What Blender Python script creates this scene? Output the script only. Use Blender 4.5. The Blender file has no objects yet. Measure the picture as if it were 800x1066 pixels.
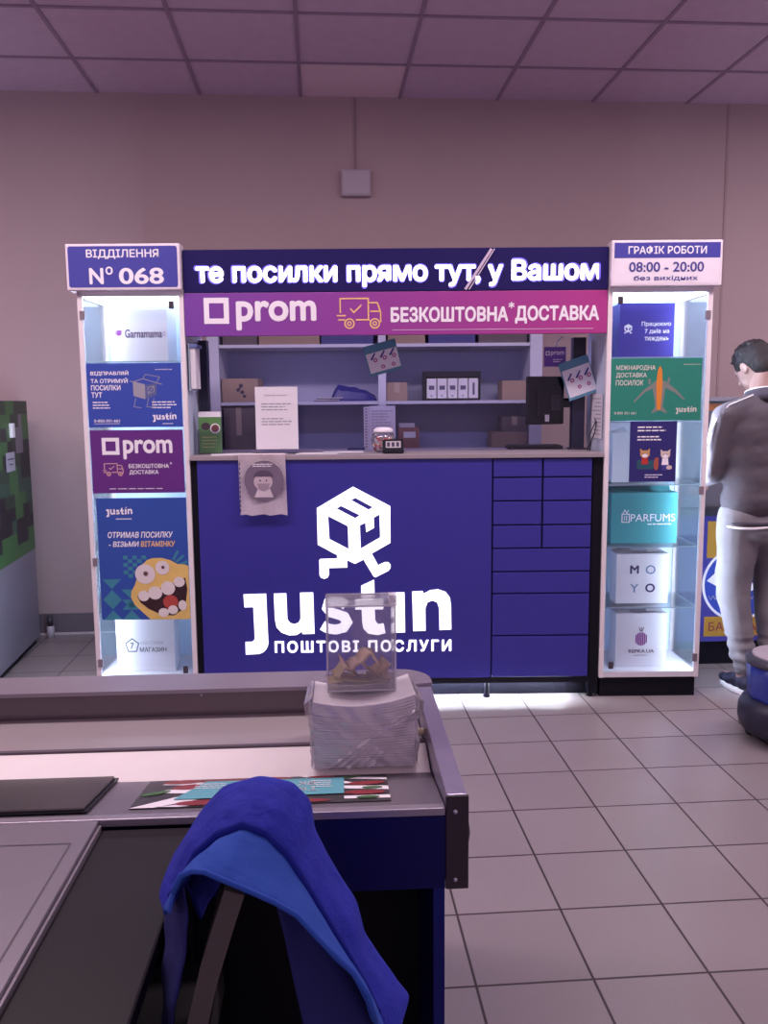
import bpy, bmesh, math, random
from mathutils import Vector, Matrix, noise
from mathutils.geometry import tessellate_polygon
S = bpy.context.scene
COL = S.collection
PI = math.pi
random.seed(7)

# ---------------------------------------------------------------- camera, world, lights, exposure
H_CAM = 1.4522
F_PX, PITCH, YAW, ROLL = 886.36, .1289, .0742, -.0085
fw = Vector((math.sin(YAW) * math.cos(PITCH), math.cos(YAW) * math.cos(PITCH), -math.sin(PITCH)))
r0 = Vector((math.cos(YAW), -math.sin(YAW), 0))
u0 = r0.cross(fw)
cr = r0 * math.cos(ROLL) + u0 * math.sin(ROLL)
cu = -r0 * math.sin(ROLL) + u0 * math.cos(ROLL)
camd = bpy.data.cameras.new('camera')
cam = bpy.data.objects.new('camera', camd)
COL.objects.link(cam)
cam.matrix_world = Matrix(((cr.x, cu.x, -fw.x, 0), (cr.y, cu.y, -fw.y, 0), (cr.z, cu.z, -fw.z, H_CAM), (0, 0, 0, 1)))
camd.sensor_fit = 'VERTICAL'
camd.sensor_height = 36
camd.lens = F_PX / 1066 * 36
camd.clip_start = .05
S.camera = cam

S.view_settings.view_transform = 'Standard'
S.view_settings.look = 'None'
S.view_settings.exposure = 0.9
S.view_settings.gamma = 1
S.view_settings.use_curve_mapping = False

world = bpy.data.worlds.new('world')
S.world = world
world.use_nodes = True
wb = world.node_tree.nodes['Background']
wb.inputs[0].default_value = (.55, .40, .56, 1)
wb.inputs[1].default_value = .46


def area(name, loc, size, power, col, rot=(0, 0, 0)):
    d = bpy.data.lights.new(name, 'AREA')
    d.shape = 'RECTANGLE'
    d.size, d.size_y = size
    d.energy = power
    d.color = col
    o = bpy.data.objects.new(name, d)
    COL.objects.link(o)
    o.location = loc
    o.rotation_euler = rot
    return o


KA0 = -.0691
area('fluorescent_row_light', (-1.5, 2.8, 3.24), (2.8, .25), 32, (1, .82, .86))
area('fluorescent_row_light', (1.9, 2.8, 3.24), (2.8, .25), 32, (1, .82, .88))
area('fluorescent_row_light', (0, -2.4, 3.24), (5, .25), 24, (1, .80, .86))
area('fluorescent_row_light', (3.9, 3.4, 3.24), (.25, 2.4), 22, (1, .84, .88))
area('fluorescent_row_light', (-3.6, 3.2, 3.24), (.25, 2.4), 20, (1, .82, .90))
area('booth_fill_light', (.36, 4.32, 1.80), (1.7, .03), 1.7, (.50, .48, 1), (.35, 0, KA0))  # added fill lamp, tints the booth interior violet

# ---------------------------------------------------------------- materials
MATS = {}


def mat(name, col, rough=.5, metal=0, emit=None, es=0, var=.06, scale=20, bump=0, bscale=60, spec=.5, coat=0, alpha=1, sheen=0):
    if name in MATS:
        return MATS[name]
    m = bpy.data.materials.new(name)
    m.use_nodes = True
    nt = m.node_tree
    b = nt.nodes['Principled BSDF']
    b.inputs['Base Color'].default_value = (*col, 1)
    b.inputs['Roughness'].default_value = rough
    b.inputs['Metallic'].default_value = metal
    b.inputs['Specular IOR Level'].default_value = spec
    b.inputs['Coat Weight'].default_value = coat
    b.inputs['Sheen Weight'].default_value = sheen
    if emit:
        b.inputs['Emission Color'].default_value = (*emit, 1)
        b.inputs['Emission Strength'].default_value = es
    tc = nt.nodes.new('ShaderNodeTexCoord')
    if var:
        n = nt.nodes.new('ShaderNodeTexNoise')
        n.inputs['Scale'].default_value = scale
        n.inputs['Detail'].default_value = 4
        nt.links.new(tc.outputs['Object'], n.inputs['Vector'])
        mx = nt.nodes.new('ShaderNodeMix')
        mx.data_type = 'RGBA'
        mx.inputs[6].default_value = (*[max(0, c * (1 - var)) for c in col], 1)
        mx.inputs[7].default_value = (*[min(1, c * (1 + var)) for c in col], 1)
        nt.links.new(n.outputs['Fac'], mx.inputs[0])
        nt.links.new(mx.outputs[2], b.inputs['Base Color'])
    if bump:
        n2 = nt.nodes.new('ShaderNodeTexNoise')
        n2.inputs['Scale'].default_value = bscale
        n2.inputs['Detail'].default_value = 5
        nt.links.new(tc.outputs['Object'], n2.inputs['Vector'])
        bp = nt.nodes.new('ShaderNodeBump')
        bp.inputs['Strength'].default_value = bump
        bp.inputs['Distance'].default_value = .01
        nt.links.new(n2.outputs['Fac'], bp.inputs['Height'])
        nt.links.new(bp.outputs[0], b.inputs['Normal'])
    MATS[name] = m
    return m


def clear(name, tint=(1, 1, 1), gloss=.08, rough=.02, haze=0, hazecol=(.9, .9, 1)):
    m = bpy.data.materials.new(name)
    m.use_nodes = True
    nt = m.node_tree
    nt.nodes.clear()
    out = nt.nodes.new('ShaderNodeOutputMaterial')
    t = nt.nodes.new('ShaderNodeBsdfTransparent')
    t.inputs[0].default_value = (*tint, 1)
    g = nt.nodes.new('ShaderNodeBsdfGlossy')
    g.inputs['Roughness'].default_value = rough
    fr = nt.nodes.new('ShaderNodeFresnel')
    fr.inputs[0].default_value = 1.35
    ad = nt.nodes.new('ShaderNodeMath')
    ad.operation = 'MULTIPLY_ADD'
    ad.inputs[1].default_value = .7
    ad.inputs[2].default_value = gloss * .15
    nt.links.new(fr.outputs[0], ad.inputs[0])
    mx = nt.nodes.new('ShaderNodeMixShader')
    nt.links.new(ad.outputs[0], mx.inputs[0])
    nt.links.new(t.outputs[0], mx.inputs[1])
    nt.links.new(g.outputs[0], mx.inputs[2])
    last = mx
    if haze:
        d = nt.nodes.new('ShaderNodeBsdfDiffuse')
        d.inputs[0].default_value = (*hazecol, 1)
        m2 = nt.nodes.new('ShaderNodeMixShader')
        m2.inputs[0].default_value = haze
        nt.links.new(mx.outputs[0], m2.inputs[1])
        nt.links.new(d.outputs[0], m2.inputs[2])
        last = m2
    nt.links.new(last.outputs[0], out.inputs[0])
    return m


M_GLASS = clear('clear_glass', (.97, .985, 1), .05)
M_EDGE = clear('glass_edge', (.8, .9, .97), .3, .1, .45, (.75, .88, 1))
M_ACRY = clear('acrylic_screen', (.96, .96, 1), .03, .03)
M_BOXACR = clear('scuffed_acrylic', (.97, .96, .98), .3, .05, .09, (.8, .76, .86))
M_BOXEDGE = clear('acrylic_edge', (.9, .88, .95), .5, .1, .5, (.9, .86, .93))
M_FILM = clear('plastic_film', (.97, .95, .98), .9, .16, .22, (.92, .86, .92))
M_WHITE = mat('white_laminate', (.78, .74, .80), .4)
M_POST = mat('cream_profile', (.88, .80, .82), .4)
M_CABBACK = mat('frosted_back_panel', (.66, .80, .95), .5, var=.03)
M_BLUE = mat('indigo_laminate', (.038, .033, .31), .45, var=.05, scale=4)
M_BLUESEAM = mat('dark_seam', (.015, .012, .08), .7)
M_BLACK = mat('black_laminate', (.006, .0055, .012), .55, spec=.2)
M_BLACKP = mat('black_plastic', (.010, .009, .018), .4, spec=.3)
M_DARKG = mat('dark_grey_metal', (.05, .045, .065), .4, .3)
M_STEEL = mat('brushed_steel', (.36, .32, .38), .34, .55, var=.05, scale=9, bump=.02, bscale=120)
M_STEELB = mat('brushed_steel_top', (.28, .245, .29), .36, .6, var=.07, scale=6)
M_STRIP = mat('pale_plastic_strip', (.92, .84, .84), .45, var=.03)
M_PROM = mat('purple_magenta_print', (.30, .045, .33), .5)
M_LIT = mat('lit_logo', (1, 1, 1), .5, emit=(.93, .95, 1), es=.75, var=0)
M_LED = mat('led_letters', (1, 1, 1), .5, emit=(.86, .82, 1), es=1.6, var=0)
M_LEDGLOW = mat('led_halo', (.1, .1, .4), .5, emit=(.20, .14, 1), es=.55, var=0)
M_TUBE = mat('led_tube', (1, 1, 1), .5, emit=(.66, .82, 1), es=55, var=0)
M_PW = mat('white_ink', (.93, .88, .94), .6, var=.02)
M_PAPER = mat('white_paper', (.80, .76, .82), .7, var=.03)
M_INK = mat('dark_ink', (.04, .03, .07), .6, var=.02)
M_INKB = mat('blue_ink', (.05, .045, .28), .6, var=.02)
M_GREY = mat('grey_ink', (.35, .33, .40), .6, var=.02)
M_YEL = mat('yellow_ink', (.90, .55, .22), .6, var=.02)
M_ROYAL = mat('royal_blue_print', (.035, .075, .42), .45, var=.12, scale=3)
M_DKBLUE = mat('deep_blue_print', (.025, .02, .16), .45)
M_TEAL = mat('teal_print', (.06, .33, .36), .5)
M_TEALL = mat('light_teal_print', (.12, .42, .58), .5)
M_GREEN = mat('green_print', (.02, .24, .17), .45)
M_CARD = mat('brown_cardboard', (.30, .20, .17), .75, var=.15, scale=12)
M_CARDD = mat('dark_cardboard', (.12, .09, .11), .75, var=.15, scale=12)
M_SILVER = mat('satin_metal', (.6, .58, .62), .3, .9)
M_MAG = mat('magenta_ink', (.42, .03, .25), .6, var=.02)
M_RED = mat('red_ink', (.5, .03, .03), .6, var=.05)
M_ORANGE = mat('orange_ink', (.75, .25, .03), .6, var=.05)

# ---------------------------------------------------------------- geometry helpers
KA = -.0691
KO = Vector((0, 4.0387, 0))
DA = -.02


def K(x, y, z=0):
    c, s = math.cos(KA), math.sin(KA)
    return (x * c - y * s, KO.y + x * s + y * c, z)


def Dk(x, y, z=0):
    c, s = math.cos(DA), math.sin(DA)
    return (x * c - y * s, x * s + y * c, z)


def box(bm, x0, x1, y0, y1, z0, z1, bev=0, mi=0, M=None):
    vs = [bm.verts.new((x, y, z)) for z in (z0, z1) for y in (y0, y1) for x in (x0, x1)]
    fs = []
    for q in ((0, 2, 3, 1), (4, 5, 7, 6), (0, 1, 5, 4), (1, 3, 7, 5), (3, 2, 6, 7), (2, 0, 4, 6)):
        f = bm.faces.new([vs[i] for i in q])
        f.material_index = mi
        fs.append(f)
    if M is not None:
        bmesh.ops.transform(bm, matrix=M, verts=vs)
    if bev:
        es = list({e for f in fs for e in f.edges})
        r = bmesh.ops.bevel(bm, geom=es, offset=bev, segments=2, affect='EDGES', profile=.6)
        for f in r['faces']:
            f.material_index = mi
    return vs


def prism(bm, poly, axis, a, b, mi=0):
    """extrude a 2-D outline along an axis; poly in the two other axes"""
    def P(p, t):
        return {'x': (t, p[0], p[1]), 'y': (p[0], t, p[1]), 'z': (p[0], p[1], t)}[axis]
    A = [bm.verts.new(P(p, a)) for p in poly]
    B = [bm.verts.new(P(p, b)) for p in poly]
    n = len(poly)
    fs = [bm.faces.new(A), bm.faces.new(list(reversed(B)))]
    for i in range(n):
        fs.append(bm.faces.new((A[i], B[i], B[(i + 1) % n], A[(i + 1) % n])))
    for f in fs:
        f.material_index = mi
    bmesh.ops.recalc_face_normals(bm, faces=fs)
    return A + B


def tube(bm, pts, r, seg=10, mi=0, caps=True):
    pts = [Vector(p) for p in pts]
    rings = []
    up = Vector((0, 0, 1))
    prev = None
    for i, p in enumerate(pts):
        t = (pts[min(i + 1, len(pts) - 1)] - pts[max(i - 1, 0)]).normalized()
        if prev is None:
            a = t.cross(up)
            if a.length < .05:
                a = t.cross(Vector((1, 0, 0)))
            a.normalize()
        else:
            a = (prev - t * prev.dot(t)).normalized()
        prev = a
        b = t.cross(a)
        rr = r[i] if isinstance(r, (list, tuple)) else r
        rings.append([bm.verts.new(p + (a * math.cos(2 * PI * k / seg) + b * math.sin(2 * PI * k / seg)) * rr) for k in range(seg)])
    for i in range(len(rings) - 1):
        for k in range(seg):
            f = bm.faces.new((rings[i][k], rings[i][(k + 1) % seg], rings[i + 1][(k + 1) % seg], rings[i + 1][k]))
            f.smooth = True
            f.material_index = mi
    if caps:
        f = bm.faces.new(list(reversed(rings[0])))
        f.material_index = mi
        f = bm.faces.new(rings[-1])
        f.material_index = mi


def lathe(bm, prof, c=(0, 0, 0), seg=32, mi=0, closed=False):
    rings = []
    for r, z in prof:
        rings.append([bm.verts.new((c[0] + r * math.cos(2 * PI * k / seg), c[1] + r * math.sin(2 * PI * k / seg), c[2] + z)) for k in range(seg)])
    for i in range(len(rings) - 1):
        for k in range(seg):
            f = bm.faces.new((rings[i][k], rings[i][(k + 1) % seg], rings[i + 1][(k + 1) % seg], rings[i + 1][k]))
            f.smooth = True
            f.material_index = mi
    f = bm.faces.new(list(reversed(rings[0])))
    f.material_index = mi
    f = bm.faces.new(rings[-1])
    f.material_index = mi


def ball(bm, c, r, seg=16, sc=(1, 1, 1), M=None, mi=0):
    ret = bmesh.ops.create_icosphere(bm, subdivisions=3 if seg > 12 else 2, radius=1)
    vs = ret['verts']
    m = Matrix.Translation(c) @ (M.to_4x4() if M else Matrix()) @ Matrix.Diagonal((r * sc[0], r * sc[1], r * sc[2], 1))
    bmesh.ops.transform(bm, matrix=m, verts=vs)
    for v in vs:
        for f in v.link_faces:
            f.smooth = True
            f.material_index = mi


def capsule(bm, p0, p1, ra, rb, n=6):
    p0, p1 = Vector(p0), Vector(p1)
    pts, rs = [], []
    d = (p1 - p0).normalized()
    for k in range(5):
        a = PI / 2 * (k / 4)
        pts.append(p0 - d * ra * math.cos(a) * .999); rs.append(max(.0012, ra * math.sin(a)))
    for k in range(1, n):
        t = k / n
        pts.append(p0.lerp(p1, t)); rs.append(ra + (rb - ra) * t)
    for k in range(5):
        a = PI / 2 * (1 - k / 4)
        pts.append(p1 + d * rb * math.cos(a) * .999); rs.append(max(.0012, rb * math.sin(a)))
    tube(bm, pts, rs, 16)


# flat print shapes in the XZ plane, facing -Y
def flat(bm, loops, y, mi=0):
    if not isinstance(loops[0][0], (tuple, list, Vector)):
        loops = [loops]
    vv = [[Vector((p[0], p[1], 0)) for p in lp] for lp in loops]
    tris = tessellate_polygon(vv)
    fl = [bm.verts.new((v.x, y, v.y)) for lp in vv for v in lp]
    for t in tris:
        try:
            f = bm.faces.new([fl[i] for i in t])
        except ValueError:
            continue
        f.material_index = mi
        f.normal_update()
        if f.normal.y > 0:
            f.normal_flip()


def rect(bm, x0, x1, z0, z1, y, mi=0):
    flat(bm, [(x0, z0), (x1, z0), (x1, z1), (x0, z1)], y, mi)


def ell(cx, cz, rx, rz, n=28, a0=0, a1=2 * PI, rot=0):
    o = []
    full = abs(a1 - a0 - 2 * PI) < 1e-6
    for i in range(n if full else n + 1):
        a = a0 + (a1 - a0) * i / n
        x, z = rx * math.cos(a), rz * math.sin(a)
        o.append((cx + x * math.cos(rot) - z * math.sin(rot), cz + x * math.sin(rot) + z * math.cos(rot)))
    return o


def stroke(bm, pts, w, y, mi=0, closed=False):
    """thick polyline with mitred joints"""
    n = len(pts)
    P = [Vector(p) for p in pts]
    L, R = [], []
    for i in range(n):
        if closed:
            a, b = P[(i - 1) % n], P[(i + 1) % n]
            d1, d2 = (P[i] - a).normalized(), (b - P[i]).normalized()
        else:
            d1 = (P[i] - P[i - 1]).normalized() if i else (P[1] - P[0]).normalized()
            d2 = (P[i + 1] - P[i]).normalized() if i < n - 1 else d1
        t = (d1 + d2)
        t = t.normalized() if t.length > 1e-6 else d1
        nn = Vector((-t.y, t.x))
        k = w / 2 / max(.35, abs(nn.dot(Vector((-d1.y, d1.x)))))
        L.append(P[i] + nn * k)
        R.append(P[i] - nn * k)
    m = n if closed else n - 1
    lv = [bm.verts.new((p.x, y, p.y)) for p in L]
    rv = [bm.verts.new((p.x, y, p.y)) for p in R]
    for i in range(m):
        j = (i + 1) % n
        f = bm.faces.new((lv[i], rv[i], rv[j], lv[j]))
        f.material_index = mi
        f.normal_update()
        if f.normal.y > 0:
            f.normal_flip()


def text(bm, s, x0, x1, z0, z1, y, mi=0, off=.02, shear=0, M=None, sp=1.0):
    """lettering fitted exactly into a box, facing -Y"""
    c = bpy.data.curves.new('t', 'FONT')
    c.body = s
    c.shear = shear
    c.space_character = sp
    c.resolution_u = 4
    o = bpy.data.objects.new('t', c)
    COL.objects.link(o)
    bpy.context.view_layer.update()
    m = bpy.data.meshes.new_from_object(o.evaluated_get(bpy.context.evaluated_depsgraph_get()))
    bpy.data.objects.remove(o)
    xs = [v.co.x for v in m.vertices]
    ys = [v.co.y for v in m.vertices]
    if not xs:
        return
    ax, bx, ay, by = min(xs), max(xs), min(ys), max(ys)
    if x1 is None:
        x1 = x0 + (bx - ax) * (z1 - z0) / (by - ay)
    allv = []
    kx, kz = (x1 - x0) / (bx - ax + 2 * off), (z1 - z0) / (by - ay + 2 * off)
    dirs = [(0, 0)] if off < .004 else [(math.cos(q * PI / 4) * off, math.sin(q * PI / 4) * off) for q in range(8)]
    if off > .025:
        dirs += [(a * .5, b * .5) for a, b in dirs]
    for kk, (dx, dz) in enumerate(dirs):
        vs = [bm.verts.new((x0 + (v.co.x - ax + off + dx) * kx, y - kk * 4e-5, z0 + (v.co.y - ay + off + dz) * kz)) for v in m.vertices]
        allv += vs
        for p in m.polygons:
            try:
                f = bm.faces.new([vs[i] for i in p.vertices])
                f.material_index = mi
                f.normal_update()
                if f.normal.y > 0:
                    f.normal_flip()
            except ValueError:
                pass
    vs = allv
    if M is not None:
        bmesh.ops.transform(bm, matrix=M, verts=vs)
    bpy.data.meshes.remove(m)


def mk(name, bm, mats, parent=None, smooth=False):
    me = bpy.data.meshes.new(name)
    bm.to_mesh(me)
    bm.free()
    for m in (mats if isinstance(mats, (list, tuple)) else [mats]):
        me.materials.append(m)
    if smooth:
        for p in me.polygons:
            p.use_smooth = True
    o = bpy.data.objects.new(name, me)
    COL.objects.link(o)
    if parent:
        o.parent = parent
    return o


def tag(o, label=None, cat=None, group=None, kind=None):
    for k, v in (('label', label), ('category', cat), ('group', group), ('kind', kind)):
        if v:
            o[k] = v
    return o


def thing(name, label, cat, loc=(0, 0, 0), rz=0, group=None, rot=None):
    o = bpy.data.objects.new(name, None)
    o.empty_display_size = .05
    COL.objects.link(o)
    o.location = loc
    o.rotation_euler = rot if rot else (0, 0, rz)
    return tag(o, label, cat, group)


def kthing(name, label, cat, x, y, z, rz=0, group=None, tilt=0, yaw=0):
    o = thing(name, label, cat, K(x, y, z), 0, group)
    o.rotation_euler = (Matrix.Rotation(KA + yaw, 3, 'Z') @ Matrix.Rotation(tilt, 3, 'Y')).to_euler()
    return o


def dthing(name, label, cat, x, y, z, yaw=0, group=None, rx=0):
    o = thing(name, label, cat, Dk(x, y, z), 0, group)
    o.rotation_euler = (Matrix.Rotation(DA + yaw, 3, 'Z') @ Matrix.Rotation(rx, 3, 'X')).to_euler()
    return o


def NB():
    return bmesh.new()


def part_box(name, m, parent, *a, bev=0):
    bm = NB()
    box(bm, *a, bev=bev)
    return mk(name, bm, m, parent)


# ---------------------------------------------------------------- setting
def floor_mat():
    m = bpy.data.materials.new('ceramic_floor_tiles')
    m.use_nodes = True
    nt = m.node_tree
    b = nt.nodes['Principled BSDF']
    tc = nt.nodes.new('ShaderNodeTexCoord')
    sx = nt.nodes.new('ShaderNodeSeparateXYZ')
    nt.links.new(tc.outputs['Object'], sx.inputs[0])

    def mth(op, a, v=None, v2=None):
        n = nt.nodes.new('ShaderNodeMath')
        n.operation = op
        for i, q in enumerate((a, v, v2)):
            if q is None:
                continue
            if isinstance(q, (int, float)):
                n.inputs[i].default_value = q
            else:
                nt.links.new(q, n.inputs[i])
        return n.outputs[0]
    cells, dist = [], []
    for ax, off in (('X', .0656), ('Y', .1376)):
        u = mth('DIVIDE', mth('SUBTRACT', sx.outputs[ax], off), .3)
        cells.append(mth('FLOOR', u))
        fr = mth('FRACT', u)
        dist.append(mth('MINIMUM', fr, mth('SUBTRACT', 1.0, fr)))
    d = mth('MINIMUM', dist[0], dist[1])
    g = mth('LESS_THAN', d, .0115)
    cb = nt.nodes.new('ShaderNodeCombineXYZ')
    nt.links.new(cells[0], cb.inputs[0])
    nt.links.new(cells[1], cb.inputs[1])
    wn = nt.nodes.new('ShaderNodeTexWhiteNoise')
    nt.links.new(cb.outputs[0], wn.inputs['Vector'])
    n = nt.nodes.new('ShaderNodeTexNoise')
    n.inputs['Scale'].default_value = 1.5
    n.inputs['Detail'].default_value = 2
    nt.links.new(tc.outputs['Object'], n.inputs['Vector'])
    n3 = nt.nodes.new('ShaderNodeTexNoise')
    n3.inputs['Scale'].default_value = 130
    n3.inputs['Detail'].default_value = 3
    nt.links.new(tc.outputs['Object'], n3.inputs['Vector'])
    k = mth('MULTIPLY_ADD', wn.outputs['Value'], .25, mth('MULTIPLY_ADD', n3.outputs['Fac'], .25, mth('MULTIPLY', n.outputs['Fac'], .5)))
    mx = nt.nodes.new('ShaderNodeMix')
    mx.data_type = 'RGBA'
    mx.inputs[6].default_value = (.22, .190, .205, 1)
    mx.inputs[7].default_value = (.33, .285, .300, 1)
    nt.links.new(k, mx.inputs[0])
    m2 = nt.nodes.new('ShaderNodeMix')
    m2.data_type = 'RGBA'
    m2.inputs[7].default_value = (.035, .020, .028, 1)
    nt.links.new(g, m2.inputs[0])
    nt.links.new(mx.outputs[2], m2.inputs[6])
    nt.links.new(m2.outputs[2], b.inputs['Base Color'])
    rr = mth('MULTIPLY_ADD', g, .4, mth('ADD', .26, 0.0))
    nt.links.new(rr, b.inputs['Roughness'])
    bp = nt.nodes.new('ShaderNodeBump')
    bp.inputs['Strength'].default_value = .25
    bp.inputs['Distance'].default_value = .004
    nt.links.new(mth('SUBTRACT', 1.0, g), bp.inputs['Height'])
    nt.links.new(bp.outputs[0], b.inputs['Normal'])
    return m


WALLY, CZ = 5.4317, 3.2831
bm = NB(); box(bm, -6, 7, -5, WALLY + .2, -.1, 0)
tag(mk('floor', bm, floor_mat()), kind='structure')
M_WALL = mat('painted_wall', (.43, .315, .335), .75, var=.05, scale=2.5, bump=.15, bscale=90)
M_WALLS = mat('wall_seam', (.36, .26, .27), .8)
bm = NB(); box(bm, -6, 7, WALLY, WALLY + .2, 0, CZ)
box(bm, 2.585, 2.600, WALLY - .004, WALLY, .1, CZ, mi=1)
tag(mk('wall_back', bm, [M_WALL, M_WALLS]), kind='structure')
bm = NB(); box(bm, -6, 7, WALLY - .014, WALLY, .012, .135, bev=.003)
tag(mk('baseboard_back', bm, mat('grey_baseboard', (.15, .12, .15), .5)), kind='structure')
bm = NB(); box(bm, -6, 7, WALLY - .02, WALLY, 0, .012)
tag(mk('trim_1', bm, mat('pale_trim', (.6, .52, .58), .5)), kind='structure')
M_CEIL = mat('mineral_ceiling_tile', (.62, .47, .62), .9, var=.10, scale=14, bump=.3, bscale=160)
M_CEILL = mat('pale_ceiling_tile', (.78, .60, .68), .9, var=.05)
bm = NB()
xl = [-.0792 + .6 * i for i in range(-10, 12)]
yl_ = [WALLY] + [4.9163 - .6 * i for i in range(0, 17)]
for i in range(len(xl) - 1):
    for j in range(len(yl_) - 1):
        pale = (j == 0 and abs(xl[i] + .0792) < .01)
        box(bm, xl[i], xl[i + 1], yl_[j + 1], yl_[j], CZ, CZ + .02, mi=1 if pale else 0)
tag(mk('ceiling', bm, [M_CEIL, M_CEILL]), kind='structure')
bm = NB()
for x in xl:
    box(bm, x - .010, x + .010, yl_[-1], WALLY, CZ - .006, CZ - .0005)
for y in yl_[1:]:
    box(bm, xl[0], xl[-1], y - .010, y + .010, CZ - .0065, CZ - .001)
tag(mk('trim_2', bm, mat('ceiling_grid', (.33, .23, .33), .6)), kind='structure')
# wall sensor box with its cable
t = thing('junction_box', 'small square plastic box high on the back wall under the ceiling', 'junction box', (.247, WALLY, 2.776))
part_box('housing', mat('box_plastic', (.42, .35, .42), .5), t, -.09, .09, -.045, 0, -.078, .078, bev=.006)
part_box('lid', mat('box_lid', (.46, .39, .46), .5), t, -.08, .08, -.05, -.0455, -.068, .068, bev=.002)
part_box('cable', mat('cable_dark', (.30, .21, .25), .7), t, -.006, .006, -.008, 0, .078, CZ - 2.776 - .008)

# ---------------------------------------------------------------- logo helpers
def cube_logo(bm, x0, z0, s, y, mi=0, detail=True):
    """running parcel mark; traced in a 612 x 760 grid, s metres per unit"""
    def q(pts):
        return [(x0 + (px - 78) * s, z0 - (py - 95) * s * 1.02) for px, py in pts]
    outer = [(382, 95), (690, 257), (690, 562), (532, 650), (585, 748), (640, 722), (672, 722), (690, 745), (688, 775), (670, 797), (560, 850), (545, 840), (462, 700), (390, 735), (325, 703), (325, 765), (170, 768), (170, 825), (155, 850), (130, 858), (103, 850), (90, 825), (90, 700), (100, 690), (240, 688), (240, 660), (80, 572), (78, 268)]
    holes = [[(170, 335), (335, 420), (338, 610), (178, 525)],
             [(435, 415), (482, 393), (487, 472), (553, 437), (552, 352), (600, 325), (605, 515), (440, 608)],
             [(243, 273), (280, 252), (435, 330), (398, 355)],
             [(365, 205), (400, 187), (545, 265), (510, 285)]]
    if not detail:
        holes = holes[:2]
    flat(bm, [q(outer)] + [q(h) for h in holes], y, mi)


def arc(cx, cy, rx, ry, a0, a1, n=10):
    return [(cx + rx * math.cos(math.radians(a0 + (a1 - a0) * i / n)), cy + ry * math.sin(math.radians(a0 + (a1 - a0) * i / n))) for i in range(n + 1)]


def justin_word(bm, x0, z0, w, y, mi=0, accent=False):
    """word in a grid of 218 x 72 units (y down), w = metres wide"""
    k = w / 218.
    kz = k * 1.06

    def T(pts):
        return [(x0 + (a) * k, z0 + (72 - b) * kz) for a, b in pts]
    # j
    flat(bm, T([(1.5, 8.5), (25, 8), (26, 57)] + arc(14, 57, 12, 12, 0, 90)[1:] + [(2, 69.5), (2, 56.5), (9.5, 56.3)] + [(12, 54), (11.3, 21.5), (2, 21.6)]), y, mi)
    # u
    flat(bm, T([(33, 8), (46, 7.8), (46.5, 32)] + arc(53.5, 32, 7, 7, 180, 0)[1:] .__class__([(46.6, 34), (49, 37.5), (53.5, 39), (58, 37.5), (60.3, 34)]) + [(60.3, 7.3), (74, 7.2), (74.6, 49), (62, 49.2), (61.5, 46.5), (56, 50), (48, 50.3), (40, 47.5), (35, 42), (33.5, 34)]), y, mi)
    # s
    sp = [(108, 20.5), (103.5, 17.5), (97, 16.5), (90, 18), (88.5, 23), (92, 27.5), (99, 29.5), (106, 32), (108.8, 37.5), (105, 43), (97, 45), (89, 43.8), (83, 40.5)]
    stroke(bm, T(sp), 10.5 * k, y, mi)
    # t
    flat(bm, T([(124, 1), (137.5, -5), (138, 14), (147, 14), (147, 25), (138, 25), (138.3, 36), (141, 39.5), (147, 39), (149, 49), (141, 51), (131, 49.5), (125.5, 44), (124.5, 36), (124.3, 25), (117.5, 25), (117.5, 14), (124, 14)]), y, mi)
    # i
    flat(bm, T([(155, 8), (169, 8), (169.5, 48.5), (155.5, 48.7)]), y, mi)
    if accent:
        flat(bm, T([(158, 3), (166, -10), (175, -10), (165, 3)]), y, mi)
    # n
    flat(bm, T([(177, 7.2), (188, 6.8), (189, 9.5), (196, 6), (204, 5.2), (212, 8), (216.5, 14), (217.5, 22), (218, 46), (205.5, 46.5), (205, 24), (203, 18.5), (198, 16.5), (193, 18.5), (190.8, 24), (191, 47), (178, 47.3)]), y, mi)


def prom_mark(bm, x0, x1, z0, z1, y, mi=0):
    t = (x1 - x0) * .21
    flat(bm, [[(x0, z0), (x1, z0), (x1, z1), (x0, z1)], [(x0 + t, z0 + t), (x1 - t, z0 + t), (x1 - t, z1 - t), (x0 + t, z1 - t)]], y, mi)


def truck(bm, x0, x1, z0, z1, y, mi=0, w=.006):
    def T(pts):
        return [(x0 + a * (x1 - x0), z0 + b * (z1 - z0)) for a, b in pts]
    stroke(bm, T([(.08, .5), (.08, .97), (.70, .97), (.70, .28), (.42, .28)]), w, y, mi)
    stroke(bm, T([(.70, .83), (.90, .83), (.97, .52), (.97, .22), (.93, .22)]), w, y, mi)
    stroke(bm, T([(.74, .55), (.97, .55)]), w, y, mi)
    stroke(bm, T([(.70, .28), (.74, .25)]), w, y, mi)
    stroke(bm, T([(.30, .65), (.38, .52), (.55, .76)]), w, y, mi)
    stroke(bm, T([(.0, .42), (.2, .42)]), w, y, mi)
    stroke(bm, T([(.03, .28), (.18, .28)]), w, y, mi)
    for cx in (.28, .84):
        c = T([(cx, .16)])[0]
        r = (z1 - z0) * .15
        stroke(bm, ell(c[0], c[1], r, r, 20), w, y, mi, closed=True)
        stroke(bm, ell(c[0], c[1], r * .4, r * .4, 12), w * .8, y, mi, closed=True)


def textlines(bm, x0, x1, z1, n, h, gap, y, mi=0, seed=1):
    """small print, too fine to read in the photograph, as broken dashes"""
    rr = random.Random(seed)
    for i in range(n):
        z = z1 - i * (h + gap)
        x = x0
        end = x1 - rr.uniform(0, .3) * (x1 - x0)
        while x < end:
            w = rr.uniform(.1, .25) * (x1 - x0)
            rect(bm, x, min(x + w, end), z - h, z, y, mi)
            x += w + (x1 - x0) * .03


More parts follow.
